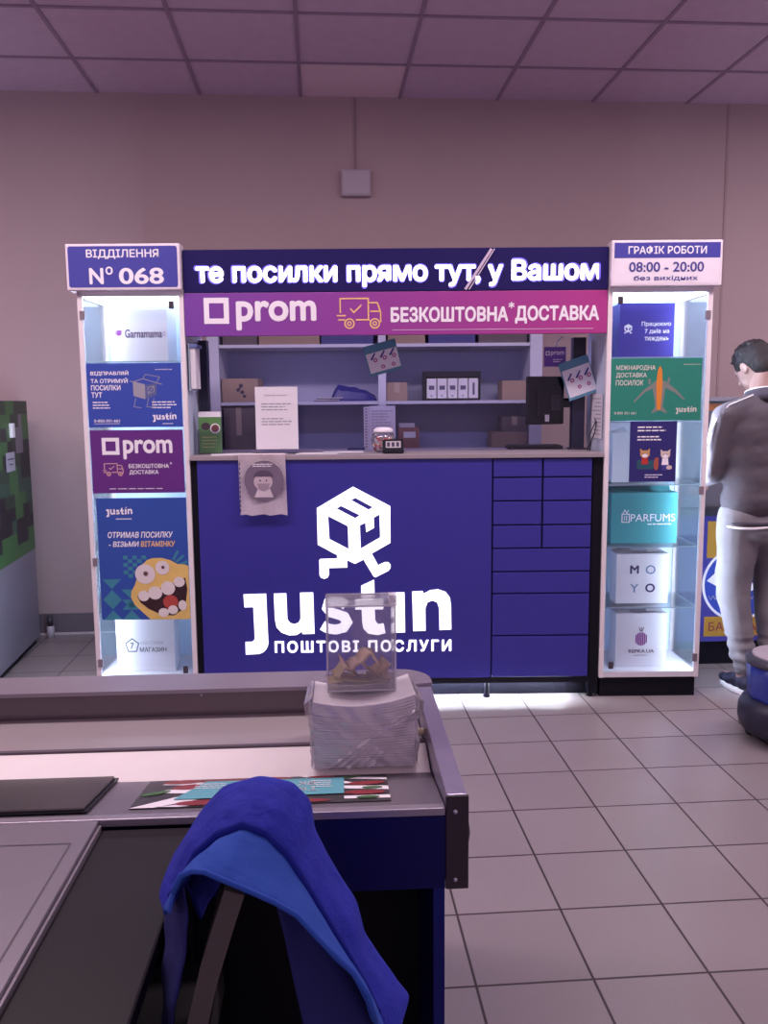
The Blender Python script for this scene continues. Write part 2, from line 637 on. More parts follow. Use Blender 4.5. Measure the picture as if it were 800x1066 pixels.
# ---------------------------------------------------------------- kiosk counter
E = kthing('service_counter', 'indigo service counter with lit running-parcel logo and locker doors', 'counter', 0, 0, 0)
bm = NB(); box(bm, -.585, .814, 0, .46, .107, 1.181, bev=.002)
mk('body_panel', bm, M_BLUE, E)
bm = NB(); box(bm, -.616, -.587, .012, .46, .02, 1.18)
mk('side_filler', bm, M_BLACK, E)
bm = NB(); box(bm, 1.297, 1.343, .012, .46, .02, 1.18)
mk('side_filler', bm, M_BLACK, E)
bm = NB(); box(bm, .815, 1.296, .02, .46, .107, 1.181)
mk('locker_body', bm, M_BLUESEAM, E)
zr = [1.181, 1.09, .977, .861, .748]
g = .0035
for r in range(4):
    for xa, xb in ((.818, 1.055), (1.057, 1.293)):
        z0 = zr[r + 1] if r < 3 else .748
        part_box('locker_door', M_BLUE, E, xa + g, xb - g, 0, .0195, z0 + g, zr[r] - g, bev=.0025)
for z1, z0 in ((.748, .634), (.634, .526), (.526, .317), (.317, .107)):
    part_box('locker_door', M_BLUE, E, .818 + g, 1.293 - g, 0, .0195, z0 + g, z1 - g, bev=.0025)
bm = NB(); box(bm, -.616, 1.343, -.012, .52, 1.183, 1.205, bev=.003)
mk('worktop', bm, mat('grey_worktop', (.36, .30, .33), .4), E)
bm = NB(); box(bm, -.60, 1.33, .07, .44, .0, .105)
mk('plinth', bm, M_BLACK, E)
bm = NB(); box(bm, -.585, 1.293, .0, .012, .080, .1085)
mk('kick_rail', bm, M_BLACK, E)
bm = NB(); box(bm, -.55, 1.20, .032, .040, .093, .098)
mk('led_strip', bm, mat('underglow', (1, 1, 1), .5, emit=(.85, .95, 1), es=110, var=0), E)
for x in (.18, .80, 1.31):
    bm = NB(); lathe(bm, [(.014, 0), (.018, .004), (.012, .02), (.012, .08)], (x, .03, 0), 12)
    mk('foot', bm, M_BLACK, E)
bm = NB()
cube_logo(bm, -.0205, 1.053, .000571, -.0035)
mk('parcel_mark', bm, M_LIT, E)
bm = NB()
justin_word(bm, -.389, .224, 1.011, -.0035)
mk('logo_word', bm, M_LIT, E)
bm = NB()
text(bm, 'ПОШТОВІ ПОСЛУГИ', -.238, .622, .243, .303, -.0035, off=.035, sp=1.28)
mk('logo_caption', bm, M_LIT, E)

# header sign with running text
E = kthing('led_text_display', 'long dark display with glowing white running text above the counter', 'led sign', 0, 0, 0)
bm = NB(); box(bm, -.616, 1.344, .0, .09, 1.958, 2.150, bev=.003)
mk('housing', bm, mat('navy_display', (.016, .010, .095), .6, spec=.15), E)
bm = NB(); text(bm, 'те посилки прямо тут, у Вашом', -.566, 1.307, 1.969, 2.103, -.0030, off=.060)  # halo around the lit letters, painted as a glowing wider outline
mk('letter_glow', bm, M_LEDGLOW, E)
bm = NB(); text(bm, 'те посилки прямо тут, у Вашом', -.557, 1.298, 1.977, 2.095, -.0045, off=.032)
mk('running_text', bm, M_LED, E)
E = kthing('painted_reflection_strip', 'painted lamp reflection slanting across the glowing text display', 'strip', .745, -.006, 2.045, tilt=0)
bm = NB(); stroke(bm, [(-.062, -.083), (.058, .098)], .012, 0, 0); stroke(bm, [(-.044, -.083), (.072, .098)], .005, 0, 0)  # lamp reflection on the display, modelled as pale slanting bands
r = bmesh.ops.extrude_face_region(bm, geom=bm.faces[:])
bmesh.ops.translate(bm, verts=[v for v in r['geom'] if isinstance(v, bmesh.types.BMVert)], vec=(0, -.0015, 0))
mk('strip', bm, mat('reflection_tint', (.62, .5, .66), .4), E)

E = kthing('promotion_banner', 'wide magenta banner with square mark and delivery truck below the display', 'banner', 0, 0, 0)
bm = NB(); box(bm, -.616, 1.344, .0, .03, 1.760, 1.956, bev=.002)


def grad_mat():
    m = mat('banner_print', (.3, .05, .33), .45, var=0)
    nt = m.node_tree
    tc = nt.nodes.new('ShaderNodeTexCoord')
    sp = nt.nodes.new('ShaderNodeSeparateXYZ')
    nt.links.new(tc.outputs['Object'], sp.inputs[0])
    rp = nt.nodes.new('ShaderNodeMapRange')
    rp.inputs[1].default_value = -.6
    rp.inputs[2].default_value = 1.3
    nt.links.new(sp.outputs[0], rp.inputs[0])
    c = nt.nodes.new('ShaderNodeValToRGB')
    c.color_ramp.elements[0].color = (.19, .05, .36, 1)
    c.color_ramp.elements[1].color = (.42, .035, .24, 1)
    nt.links.new(rp.outputs[0], c.inputs[0])
    nt.links.new(c.outputs[0], nt.nodes['Principled BSDF'].inputs['Base Color'])
    return m


mk('board', bm, grad_mat(), E)
bm = NB(); prom_mark(bm, -.526, -.410, 1.816, 1.934, -.0012)
text(bm, 'prom', -.378, -.006, 1.785, 1.919, -.0012, off=.030)
text(bm, 'БЕЗКОШТОВНА', .338, .884, 1.816, 1.886, -.0012, off=.040)
text(bm, '*', .884, .912, 1.876, 1.905, -.0012, off=.02)
text(bm, 'ДОСТАВКА', .915, 1.306, 1.806, 1.888, -.0012, off=.040)
rect(bm, .345, 1.28, 1.781, 1.7825, -.0012)
mk('lettering', bm, M_PW, E)
bm = NB(); truck(bm, .088, .298, 1.790, 1.930, -.0012, w=.0065)
mk('truck_icon', bm, M_YEL, E)

# ---------------------------------------------------------------- display cabinets
SHELF_Z = (1.65, 1.35, 1.05, .75, .45)


def cabinet(label, xa, xb, side, signdef):
    """xa..xb outer faces; side=-1 outer glass on the left, +1 on the right"""
    E = kthing('display_cabinet', label, 'display cabinet', xa, 0, 0)
    w = xb - xa
    D = .38
    p = .022
    for x in (0, w - p):
        for y in (0, D - p):
            bm = NB(); box(bm, x, x + p, y, y + p, .10, 1.97, bev=.002)
            mk('corner_post', bm, M_POST, E)
    bm = NB(); box(bm, 0, w, .005, D, .10, .128, bev=.002); mk('bottom_panel', bm, M_WHITE, E)
    bm = NB(); box(bm, 0, w, .0, D, 1.945, 1.968, bev=.002); mk('top_panel', bm, M_WHITE, E)
    bm = NB(); box(bm, .01, w - .01, .02, D - .02, 0, .10); mk('plinth', bm, M_BLACK, E)
    bm = NB(); box(bm, p, w - p, D - .012, D - .004, .128, 1.945); mk('back_panel', bm, M_CABBACK, E)
    # inner side is white laminate towards the counter opening, outer side is glass
    xs_in = (w - .012, w - .004) if side < 0 else (.004, .012)
    xs_out = (.006, .010) if side < 0 else (w - .010, w - .006)
    bm = NB(); box(bm, *xs_in, p, D - p, .128, 1.945); mk('side_panel', bm, mat('pale_blue_side', (.62, .70, .86), .4), E)
    bm = NB(); box(bm, *xs_out, .038, D - p, .128, 1.945); mk('side_glass', bm, M_GLASS, E)
    bm = NB(); box(bm, p + .002, w - p - .002, .004, .009, .131, 1.942); d = mk('glass_door', bm, M_GLASS, E)
    hx = p if side < 0 else w - p
    for z in (1.86 if side < 0 else 1.84, 1.02 if side > 0 else .70, .20):
        bm = NB(); box(bm, hx - .012, hx + .012, -.006, .004, z - .02, z + .02, bev=.002)
        mk('hinge', bm, mat('hinge_metal', (.34, .28, .32), .35, .5), d)
    lx = w - p - .035 if side < 0 else p + .035
    for z in ((1.905, .165) if side < 0 else (1.91, .165)):
        bm = NB(); box(bm, lx - .012, lx + .012, -.006, .004, z - .02, z + .016, bev=.004)
        mk('lock', bm, mat('lock_metal', (.10, .08, .10), .3, .6), d)
    for z in SHELF_Z:
        bm = NB(); box(bm, p * .6, w - p * .6, .012, D - .014, z - .006, z, mi=0)
        box(bm, p, w - p, .0105, .012, z - .006, z, mi=1)
        mk('glass_shelf', bm, [M_GLASS, M_EDGE], E)
    tx = .011 if side < 0 else w - .011
    bm = NB(); box(bm, tx - .006, tx + .006, .0235, .032, .15, 1.93); mk('led_strip', bm, M_TUBE, E)
    bm = NB(); box(bm, .03, w - .03, .03, D - .03, 1.936, 1.944); mk('light_panel', bm, mat('light_panel', (1, 1, 1), .5, emit=(.78, .88, 1), es=1.6, var=0), E)
    signdef(E, w)
    return E


M_SIGNF = mat('sign_frame', (.84, .74, .82), .35)


def sign_left(E, w):
    x0, x1, z0, z1 = -.030, w - .002, 1.968, 2.174
    bm = NB(); box(bm, x0, x1, -.035, .05, z0, z1, bev=.006); s = mk('header_sign', bm, M_SIGNF, E)
    rect_bm = NB(); flat(rect_bm, rounded(x0 + .012, x1 - .012, z0 + .012, z1 - .012, .01), -.0362)
    mk('blue_face', rect_bm, mat('sign_blue', (.06, .06, .36), .4), s)
    bm = NB()
    text(bm, 'ВІДДІЛЕННЯ', x0 + .095, x1 - .095, 2.105, 2.148, -.0372, off=.02)
    text(bm, 'N', x0 + .105, x0 + .170, 1.994, 2.066, -.0372, off=.03)
    text(bm, 'о', x0 + .180, x0 + .213, 2.036, 2.072, -.0372, off=.02)
    text(bm, '068', x0 + .240, x1 - .075, 1.993, 2.066, -.0372, off=.025)
    mk('lettering', bm, M_PW, s)


def rounded(x0, x1, z0, z1, r):
    o = []
    for cx, cz, a in ((x1 - r, z1 - r, 0), (x0 + r, z1 - r, 90), (x0 + r, z0 + r, 180), (x1 - r, z0 + r, 270)):
        for i in range(5):
            t = math.radians(a + 22.5 * i)
            o.append((cx + r * math.cos(t), cz + r * math.sin(t)))
    return o


def sign_right(E, w):
    x0, x1, z0, z1 = 0.002, w + .022, 1.968, 2.172
    bm = NB(); box(bm, x0, x1, -.035, .05, z0, z1, bev=.006); s = mk('header_sign', bm, M_SIGNF, E)
    bm = NB(); flat(bm, rounded(x0 + .012, x1 - .012, z0 + .012, z1 - .012, .01), -.0358)
    mk('white_face', bm, mat('sign_white', (.86, .78, .86), .4), s)
    bm = NB(); rect(bm, x0 + .012, x1 - .012, 2.092, z1 - .012, -.0365)
    mk('blue_band', bm, mat('sign_blue', (.06, .06, .36), .4), s)
    bm = NB(); text(bm, 'ГРАФІК РОБОТИ', x0 + .075, x1 - .075, 2.108, 2.146, -.0375, off=.02)
    mk('lettering', bm, M_PW, s)
    bm = NB()
    text(bm, '08:00 - 20:00', x0 + .08, x1 - .085, 2.030, 2.074, -.0372, off=.016)
    text(bm, 'без вихідних', x0 + .103, x1 - .112, 1.988, 2.014, -.0372, off=.01)
    mk('hours_lettering', bm, M_INKB, s)


LX0, LX1 = -1.110, -.6185
RX0, RX1 = 1.3465, 1.8345
cabinet('lit glass display cabinet left of the counter, header reading branch number 068', LX0, LX1, -1, sign_left)
cabinet('lit glass display cabinet right of the counter, header showing opening hours', RX0, RX1, 1, sign_right)


def sheet(name, label, cat, x0, x1, z0, z1, y, m, th=.0012, group=None, tilt=0, yaw=0):
    """a flat printed thing; local origin at its lower left corner"""
    E = kthing(name, label, cat, x0, y, z0, group=group, tilt=tilt, yaw=yaw)
    bm = NB(); box(bm, 0, x1 - x0, -th, 0, 0, z1 - z0)
    mk('sheet', bm, m, E)
    return E, x1 - x0, z1 - z0, -th - .0006


# --- posters on the left cabinet door
E, w, h, y = sheet('poster', 'royal blue poster with open parcel drawing, top poster on the left cabinet', 'poster', -1.084, -.643, 1.343, 1.640, .002, M_ROYAL)
bm = NB()
for i, s in enumerate(('ВІДПРАВЛЯЙ', 'ТА ОТРИМУЙ', 'ПОСИЛКИ', 'ТУТ')):
    ww = (.178, .173, .138, .050)[i]
    text(bm, s, .018, .018 + ww, h - .058 - i * .0335, h - .033 - i * .0335, y, off=.028, shear=0)
textlines(bm, .022, .12, h - .178, 3, .005, .008, y, seed=2)
textlines(bm, .30, .415, h - .178, 3, .005, .008, y, seed=3)
text(bm, '0-800-301-661', .025, .145, .024, .037, y, off=.01)
rect(bm, .025, .145, .016, .018, y)
text(bm, 'www.justin.ua', .32, .40, h - .034, h - .026, y, off=.01)
justin_word(bm, .300, .022, .112, y, accent=True)
rect(bm, .345, .395, .014, .017, y)
mk('lettering', bm, M_PW, E)
bm = NB()
flat(bm, [(.215, .145), (.27, .13), (.27, .195), (.215, .21)], y, 0)
flat(bm, [(.27, .13), (.325, .15), (.325, .205), (.27, .195)], y, 1)
stroke(bm, [(.215, .21), (.262, .225), (.325, .205), (.35, .198)], .004, y, 0)
stroke(bm, [(.262, .225), (.275, .245), (.34, .232), (.325, .206)], .003, y, 0)
stroke(bm, [(.27, .197), (.20, .215)], .004, y, 0)
for dx in (.225, .285, .31):
    stroke(bm, [(dx, .135), (dx - .01, .095), (dx + .025, .09)], .003, y, 0)
stroke(bm, [(.284, .155), (.284, .185), (.312, .19), (.312, .165), (.284, .155), (.312, .19)], .003, y - .0006, 0)
mk('parcel_drawing', bm, [M_GREY, mat('parcel_shadow', (.10, .12, .30), .6)], E)

E, w, h, y = sheet('poster', 'purple poster with square mark and delivery truck on the left cabinet', 'poster', -1.082, -.645, 1.032, 1.330, .002, mat('purple_poster', (.13, .022, .22), .45, var=.2, scale=2))
bm = NB()
prom_mark(bm, .053, .135, .182, .262, y)
text(bm, 'prom', .152, .385, .160, .252, y, off=.030)
text(bm, 'БЕЗКОШТОВНА', .175, .365, .118, .138, y, off=.02)
text(bm, '*', .370, .380, .134, .146, y, off=.01)
text(bm, 'ДОСТАВКА', .177, .315, .086, .109, y, off=.02)
textlines(bm, .08, .35, .022, 1, .003, .01, y, seed=4)
mk('lettering', bm, M_PW, E)
bm = NB(); truck(bm, .052, .150, .082, .142, y, w=.0035)
mk('truck_icon', bm, mat('pale_orange_ink', (.75, .42, .40), .6), E)

E, w, h, y = sheet('poster', 'tall blue poster with grinning yellow lemon face, on the left cabinet door', 'poster', -1.070, -.642, .415, 1.008, .002, mat('blue_poster', (.03, .085, .40), .45, var=.1, scale=3))
bm = NB()
justin_word(bm, .045, h - .092, .125, y, accent=True)
rect(bm, .09, .165, h - .102, h - .098, y)
text(bm, 'ОТРИМАВ ПОСИЛКУ', .047, .358, h - .192, h - .162, y, off=.025, shear=.15)
text(bm, '- ВІЗЬМИ', .050, .195, h - .235, h - .208, y, off=.025, shear=.15)
mk('lettering', bm, M_PW, E)
bm = NB(); text(bm, 'ВІТАМІНКУ', .203, .368, h - .235, h - .208, y, off=.025, shear=.15)
mk('accent_lettering', bm, M_YEL, E)
bm = NB()
for a in range(6):
    for b in range(6):
        if (a + b) % 2 == 0 and not (a > 4 and b > 3):
            rect(bm, .115 + a * .022, .137 + a * .022, .295 - b * .018 - .018 + .02, .295 - b * .018 + .02, y)
for k in range(5):
    a = math.radians(60 - k * 20)
    stroke(bm, [(.33 + .05 * math.cos(a), .25 + .05 * math.sin(a)), (.33 + .10 * math.cos(a), .25 + .10 * math.sin(a))], .012, y)
for bx, bz in ((.01, .0), (.01, .10), (.10, .0), (.10, .05)):
    flat(bm, [(bx, bz), (bx + .09, bz), (bx + .045, bz + .048)], y)
    flat(bm, [(bx + .045, bz + .052), (bx + .09, bz + .1), (bx, bz + .1)], y)
mk('teal_pattern', bm, mat('teal_pattern', (.05, .26, .36), .5), E)
bm = NB()
face = [(.255, .302), (.30, .303), (.34, .292), (.375, .272), (.41, .27), (.4275, .262), (.4275, .001), (.235, .001), (.20, .035), (.16, .075), (.145, .11), (.148, .14), (.165, .17), (.18, .21), (.205, .27), (.23, .293)]
flat(bm, face, y - .0006)
mk('lemon_body', bm, mat('lemon_yellow', (.82, .56, .17), .5, var=.14, scale=12), E)
bm = NB(); flat(bm, [(.175, .115), (.20, .135), (.26, .145), (.34, .175), (.41, .205), (.418, .15), (.405, .06), (.35, .02), (.29, .022), (.225, .055), (.19, .085)], y - .0012)
mk('mouth', bm, mat('mouth_dark', (.035, .008, .015), .6), E)
bm = NB()
for cx, cz, rx, rz in ((.207, .118, .027, .026), (.262, .132, .034, .032), (.325, .155, .034, .034), (.38, .185, .027, .025), (.30, .035, .025, .022), (.345, .048, .024, .022), (.392, .07, .020, .025)):
    flat(bm, ell(cx, cz, rx, rz), y - .0024)
mk('teeth', bm, mat('tooth_white', (.82, .74, .72), .5), E)
bm = NB(); flat(bm, ell(.335, .087, .036, .034), y - .0018)
mk('tongue', bm, mat('tongue_red', (.50, .07, .06), .5), E)
for cx, cz, rr in ((.218, .225, .048), (.302, .255, .034)):
    bm = NB(); flat(bm, ell(cx, cz, rr, rr), y - .0024)
    e = mk('eye', bm, mat('eye_white', (.80, .72, .72), .4), E)
    bm = NB(); flat(bm, ell(cx + .003, cz + .002, rr * .25, rr * .25), y - .003, 0); flat(bm, ell(cx + .003, cz + .002, rr * .12, rr * .12), y - .0036, 1)
    mk('pupil', bm, [mat('iris', (.25, .13, .10), .5), M_INK], e)


# --- open-topped cartons in the cabinets
def carton(label, x0, x1, z0, z1, y, m, fn=None, group=None, depth=.11, flaps=True):
    w, h = x1 - x0, z1 - z0
    E = kthing('branded_box', label, 'box', x0, y + .045, z0, group=group)
    bm = NB()
    t = .003
    box(bm, 0, w, 0, t, 0, h); box(bm, 0, w, depth - t, depth, 0, h)
    box(bm, 0, t, t, depth - t, 0, h); box(bm, w - t, w, t, depth - t, 0, h); box(bm, t, w - t, t, depth - t, 0, t)
    mk('carton', bm, m, E)
    if flaps:
        bm = NB()
        for pts in ([(0, depth, h), (w, depth, h), (w * .98, depth + .035, h + .05), (w * .02, depth + .035, h + .05)],
                    [(0, t, h), (0, depth - t, h), (w * .30, depth * .8, h + .03), (w * .30, depth * .2, h + .005)],
                    [(w, depth - t, h), (w, t, h), (w * .62, depth * .2, h + .004), (w * .62, depth * .8, h + .035)]):
            v = [bm.verts.new(p) for p in pts]
            bm.faces.new(v)
        bmesh.ops.solidify(bm, geom=bm.faces[:], thickness=.002)
        mk('flap', bm, m, E)
    if fn:
        fn(E, w, h, -.0008)
    return E


M_BOXW = mat('white_carton', (.80, .76, .82), .6, var=.03)


def f_garna(E, w, h, y):
    bm = NB(); text(bm, 'Garnamama', .062, w - .025, h * .45, h * .61, y, off=.015)
    mk('lettering', bm, mat('grey_violet_ink', (.05, .02, .10), .6), E)
    bm = NB(); flat(bm, ell(.034, h * .54, .012, .012), y); stroke(bm, ell(.034, h * .545, .017, .012, 12, .5, 5), .004, y)
    stroke(bm, ell(w - .016, h * .52, .006, .009, 14), .002, y, closed=True)
    mk('flower_mark', bm, mat('mauve_ink', (.28, .06, .30), .6), E)


def f_mag(E, w, h, y):
    bm = NB(); text(bm, 'МАГАЗИН', w * .40, w * .86, h * .36, h * .45, y, off=.02)
    stroke(bm, [(w * .27 + .034 * math.sin(a), h * .48 + .036 * math.cos(a)) for a in [2 * PI * k / 5 for k in range(5)]], .006, y, closed=True)
    text(bm, '7', w * .235, w * .30, h * .42, h * .54, y, off=.03)
    mk('lettering', bm, mat('grey_ink_dark', (.14, .15, .2), .6), E)
    bm = NB(); text(bm, 'ТВІЙ', w * .40, w * .55, h * .50, h * .57, y, off=.01); text(bm, 'СМАК', w * .58, w * .82, h * .50, h * .57, y, off=.01)
    mk('faint_lettering', bm, mat('faint_ink', (.5, .48, .54), .6), E)


def f_work(E, w, h, y):
    bm = NB(); cube_logo(bm, .022, h * .62, .00006, y, detail=False)
    text(bm, 'Працюємо', w * .40, w * .94, h * .56, h * .66, y, off=.02)
    text(bm, '7 днів на', w * .46, w * .91, h * .43, h * .53, y, off=.02)
    text(bm, 'тиждень', w * .46, w * .91, h * .29, h * .38, y, off=.02)
    mk('lettering', bm, M_PW, E)


def f_parf(E, w, h, y):
    bm = NB(); text(bm, 'PARFUMS', w * .29, w * .97, h * .43, h * .58, y, off=.004)
    stroke(bm, [(w * .16, h * .42), (w * .27, h * .42), (w * .27, h * .58), (w * .16, h * .58)], .005, y, closed=True)
    stroke(bm, [(w * .17, h * .60), (w * .20, h * .66), (w * .23, h * .60), (w * .26, h * .66)], .004, y)
    rect(bm, w * .19, w * .20, h * .45, h * .55, y); rect(bm, w * .22, w * .235, h * .45, h * .55, y)
    textlines(bm, w * .55, w * .97, h * .39, 1, .006, .01, y, seed=9)
    mk('lettering', bm, M_PW, E)


def f_moyo(E, w, h, y):
    bm = NB(); text(bm, 'M', w * .26, w * .43, h * .60, h * .77, y, off=.03); text(bm, 'O', w * .56, w * .75, h * .22, h * .40, y, off=.03)
    mk('dark_lettering', bm, mat('moyo_navy', (.05, .04, .14), .6), E)
    bm = NB(); text(bm, 'O', w * .56, w * .75, h * .59, h * .77, y, off=.01); text(bm, 'Y', w * .27, w * .43, h * .22, h * .39, y, off=.01)
    mk('light_lettering', bm, mat('moyo_blue', (.16, .25, .42), .6), E)


def f_repka(E, w, h, y):
    bm = NB()
    for k in range(-3, 4):
        hh = .034 * math.sqrt(max(.05, 1 - (k / 3.8) ** 2))
        rect(bm, w * .5 + k * .0085 - .003, w * .5 + k * .0085 + .003, h * .52 - hh, h * .52 + hh, y)
    mk('turnip_mark', bm, mat('purple_ink', (.25, .03, .25), .6), E)
    bm = NB()
    for k in (-1, 0, 1):
        stroke(bm, [(w * .5 + k * .004, h * .66), (w * .5 + k * .012, h * .74)], .004, y)
    text(bm, 'REPKA.UA', w * .26, w * .76, h * .26, h * .325, y, off=.02)
    textlines(bm, w * .35, w * .7, h * .22, 1, .003, .01, y, seed=5)
    mk('lettering', bm, mat('brown_ink', (.12, .06, .12), .6), E)


carton('white box with small dark lettering on the top shelf of the left cabinet', -.985, -.722, 1.652, 1.898, .05, M_BOXW, f_garna, depth=.18, flaps=False)
carton('white box with pentagon mark at the bottom of the left cabinet', -1.035, -.748, .130, .400, .045, M_BOXW, f_mag)
carton('indigo box with white working-days lettering on top shelf of right cabinet', 1.430, 1.690, 1.652, 1.905, .05, mat('indigo_carton', (.05, .035, .33), .5), f_work, flaps=False, depth=.18)
carton('teal box with perfume lettering on a shelf of the right cabinet', 1.413, 1.735, .752, 1.002, .045, M_TEAL, f_parf, depth=.11)
carton('white box with four-letter two-tone logo in the right cabinet', 1.443, 1.700, .452, .700, .04, M_BOXW, f_moyo)
carton('white box with striped purple turnip mark at right cabinet bottom', 1.447, 1.700, .130, .402, .035, M_BOXW, f_repka)
carton('plain white box standing behind the dark blue cartoon poster', 1.415, 1.67, 1.052, 1.29, .06, M_BOXW, None, depth=.11)

# posters on the right cabinet door
E, w, h, y = sheet('poster', 'green poster with orange aeroplane seen from above, on the right cabinet', 'poster', 1.366, 1.796, 1.353, 1.643, .002, M_GREEN)
bm = NB()
for i, (s, ww) in enumerate((('МІЖНАРОДНА', .185), ('ДОСТАВКА', .145), ('ПОСИЛОК', .130))):
    text(bm, s, .026, .026 + ww, h - .058 - i * .034, h - .032 - i * .034, y, off=.026)
text(bm, '0 800 301 661', .022, .125, .030, .042, y, off=.01)
text(bm, 'www.justin.ua', .34, .42, h - .034, h - .026, y, off=.01)
justin_word(bm, .312, .028, .098, y, accent=True)
mk('lettering', bm, mat('cream_ink', (.66, .68, .62), .6), E)
bm = NB()
flat(bm, [(.215, .065), (.20, .15), (.165, .132), (.115, .085), (.112, .091), (.16, .145), (.215, .185), (.255, .185), (.31, .145), (.352, .10), (.350, .094), (.305, .13), (.26, .152), (.25, .065), (.270, .04), (.268, .033), (.235, .048), (.20, .033), (.198, .04)], y)
stroke(bm, [(.185, .17), (.183, .195)], .010, y); stroke(bm, [(.272, .17), (.276, .20)], .010, y)
mk('wings', bm, mat('wing_grey', (.22, .24, .22), .5), E)
bm = NB(); flat(bm, [(.222, .05), (.216, .17), (.222, .235), (.232, .255), (.242, .235), (.246, .17), (.240, .05)], y - .0006)
mk('fuselage', bm, M_ORANGE, E)

E, w, h, y = sheet('poster', 'dark navy poster with two cartoon foxes on the right cabinet', 'poster', 1.466, 1.688, 1.063, 1.350, .002, M_DKBLUE)
bm = NB()
textlines(bm, .035, .19, h - .025, 2, .006, .010, y, seed=6)
textlines(bm, .035, .15, h - .070, 2, .006, .008, y, seed=7)
textlines(bm, .075, .165, .035, 2, .004, .007, y, seed=8)
mk('lettering', bm, M_PW, E)
bm = NB(); flat(bm, [(.035, .06), (.115, .06), (.118, .102), (.037, .104)], y)
mk('green_sofa', bm, mat('dark_teal_ink', (.02, .09, .13), .6), E)
M_FOX = mat('fox_fur', (.62, .33, .12), .6)
for cx, cz, mm, nn in ((.073, .132, M_FOX, 'fox_drawing'), (.170, .128, mat('pale_fur', (.70, .55, .50), .6), 'fox_drawing')):
    bm = NB()
    flat(bm, ell(cx, cz, .023, .018), y - .0006, 0)
    for sx in (-1, 1):
        flat(bm, [(cx + sx * .024, cz + .027), (cx + sx * .022, cz + .006), (cx + sx * .006, cz + .014)], y - .0007, 0)
        flat(bm, ell(cx + sx * .008, cz + .002, .002, .003, 10), y - .002, 3)
    flat(bm, ell(cx, cz - .007, .013, .009), y - .0013, 1)
    flat(bm, [(cx - .017, cz - .048), (cx + .017, cz - .048), (cx + .013, cz - .014), (cx - .013, cz - .014)], y - .0005, 2)
    if cx > .1:
        flat(bm, ell(cx + .02, cz - .06, .014, .01), y - .0006, 0)
        flat(bm, [(cx - .014, cz - .075), (cx + .012, cz - .075), (cx + .014, cz - .045), (cx - .014, cz - .045)], y - .0004, 3)
    mk(nn, bm, [mm, M_PW, M_RED if cx < .1 else M_PW, M_INKB], E)
bm = NB(); flat(bm, ell(.128, .085, .012, .03), y); flat(bm, ell(.132, .108, .008, .008), y - .0005)
mk('red_toy', bm, mat('brick_ink', (.40, .09, .06), .6), E)

# ---------------------------------------------------------------- shelving behind the counter
E = kthing('shelf_unit', 'white wall shelving unit behind the counter', 'shelf unit', 0, .95, 0)
M_SH = mat('white_shelf', (.54, .53, .68), .45)
M_SHB = mat('shelf_back', (.36, .36, .54), .6, var=.04)
for xa, xb, nm in ((-.706, -.640, 'upright'), (.278, .322, 'upright'), (1.156, 1.226, 'upright')):
    part_box(nm, M_SH, E, xa, xb, 0, .33, 0, 2.12)
part_box('back_panel', M_SHB, E, -.64, 1.156, .322, .330, .05, 2.12)
for z in (.12, .45, .79, 1.13, 1.455, 1.783, 2.12):
    for xa, xb in ((-.639, .277), (.323, 1.155)):
        part_box('shelf_board', M_SH, E, xa, xb, .004, .321, z - .018, z, bev=.001)


def parcel(label, x0, x1, y0, dy, z0, z1, m, yaw=0, tape=True, group=None, name='cardboard_box'):
    E = kthing(name, label, 'box', (x0 + x1) / 2, y0 + dy / 2, z0, yaw=yaw, group=group)
    w, h = (x1 - x0) / 2, z1 - z0
    bm = NB(); box(bm, -w, w, -dy / 2, dy / 2, 0, h, bev=.002)
    mk('carton', bm, m, E)
    if tape:
        bm = NB(); box(bm, -.016, .016, -dy / 2 - .0008, dy / 2 + .0008, h * .45, h + .0008)
        mk('packing_tape', bm, mat('packing_tape', (.36, .27, .24), .3), E)
    return E


sy = .975
parcel('brown box with dark printed motif, middle shelf far left', -.632, -.422, sy, .22, 1.456, 1.592, M_CARD, tape=False)
bm = NB(); y = -.0008
for cx, cz, r in ((.53, .7, .012), (.45, .52, .011), (.56, .42, .012), (.62, .25, .010), (.5, .6, .007)):
    flat(bm, ell((cx - .5) * .21, cz * .136, r, r * .9), -.1105)
o = [o for o in COL.objects if o.get('label', '').startswith('brown box with dark printed')][0]
mk('printed_motif', bm, M_INK, o)
parcel('tall dark brown carton on the lower shelf far left', -.628, -.450, sy, .2, 1.131, 1.425, M_CARDD)
parcel('small carton beside the shelf divider, right bay of the middle shelf', .326, .446, sy, .16, 1.456, 1.562, M_CARD)
parcel('long carton at the right end of the middle shelf', 1.000, 1.150, sy, .2, 1.456, 1.567, M_CARD, tape=False)
parcel('flat wide carton at right end of lower shelf, under another', .941, 1.15, sy, .22, 1.131, 1.270, M_CARD, tape=False)
parcel('taped carton stacked on the flat one, lower shelf right', 1.000, 1.15, sy + .01, .18, 1.2705, 1.358, M_CARDD)
parcel('red and brown carton on lower shelf beside the sweets jar', .392, .515, sy, .15, 1.131, 1.300, mat('reddish_carton', (.30, .13, .12), .7), tape=False)
bm = NB(); box(bm, -.03, .04, -.0765, -.0755, .11, .145)
o = [o for o in COL.objects if o.get('label', '').startswith('red and brown carton')][0]
mk('address_label', bm, M_PAPER, o)
parcel('padded envelope lying on the reddish carton', .398, .490, sy + .02, .12, 1.3005, 1.325, mat('grey_envelope', (.45, .42, .5), .6), tape=False, name='padded_envelope')
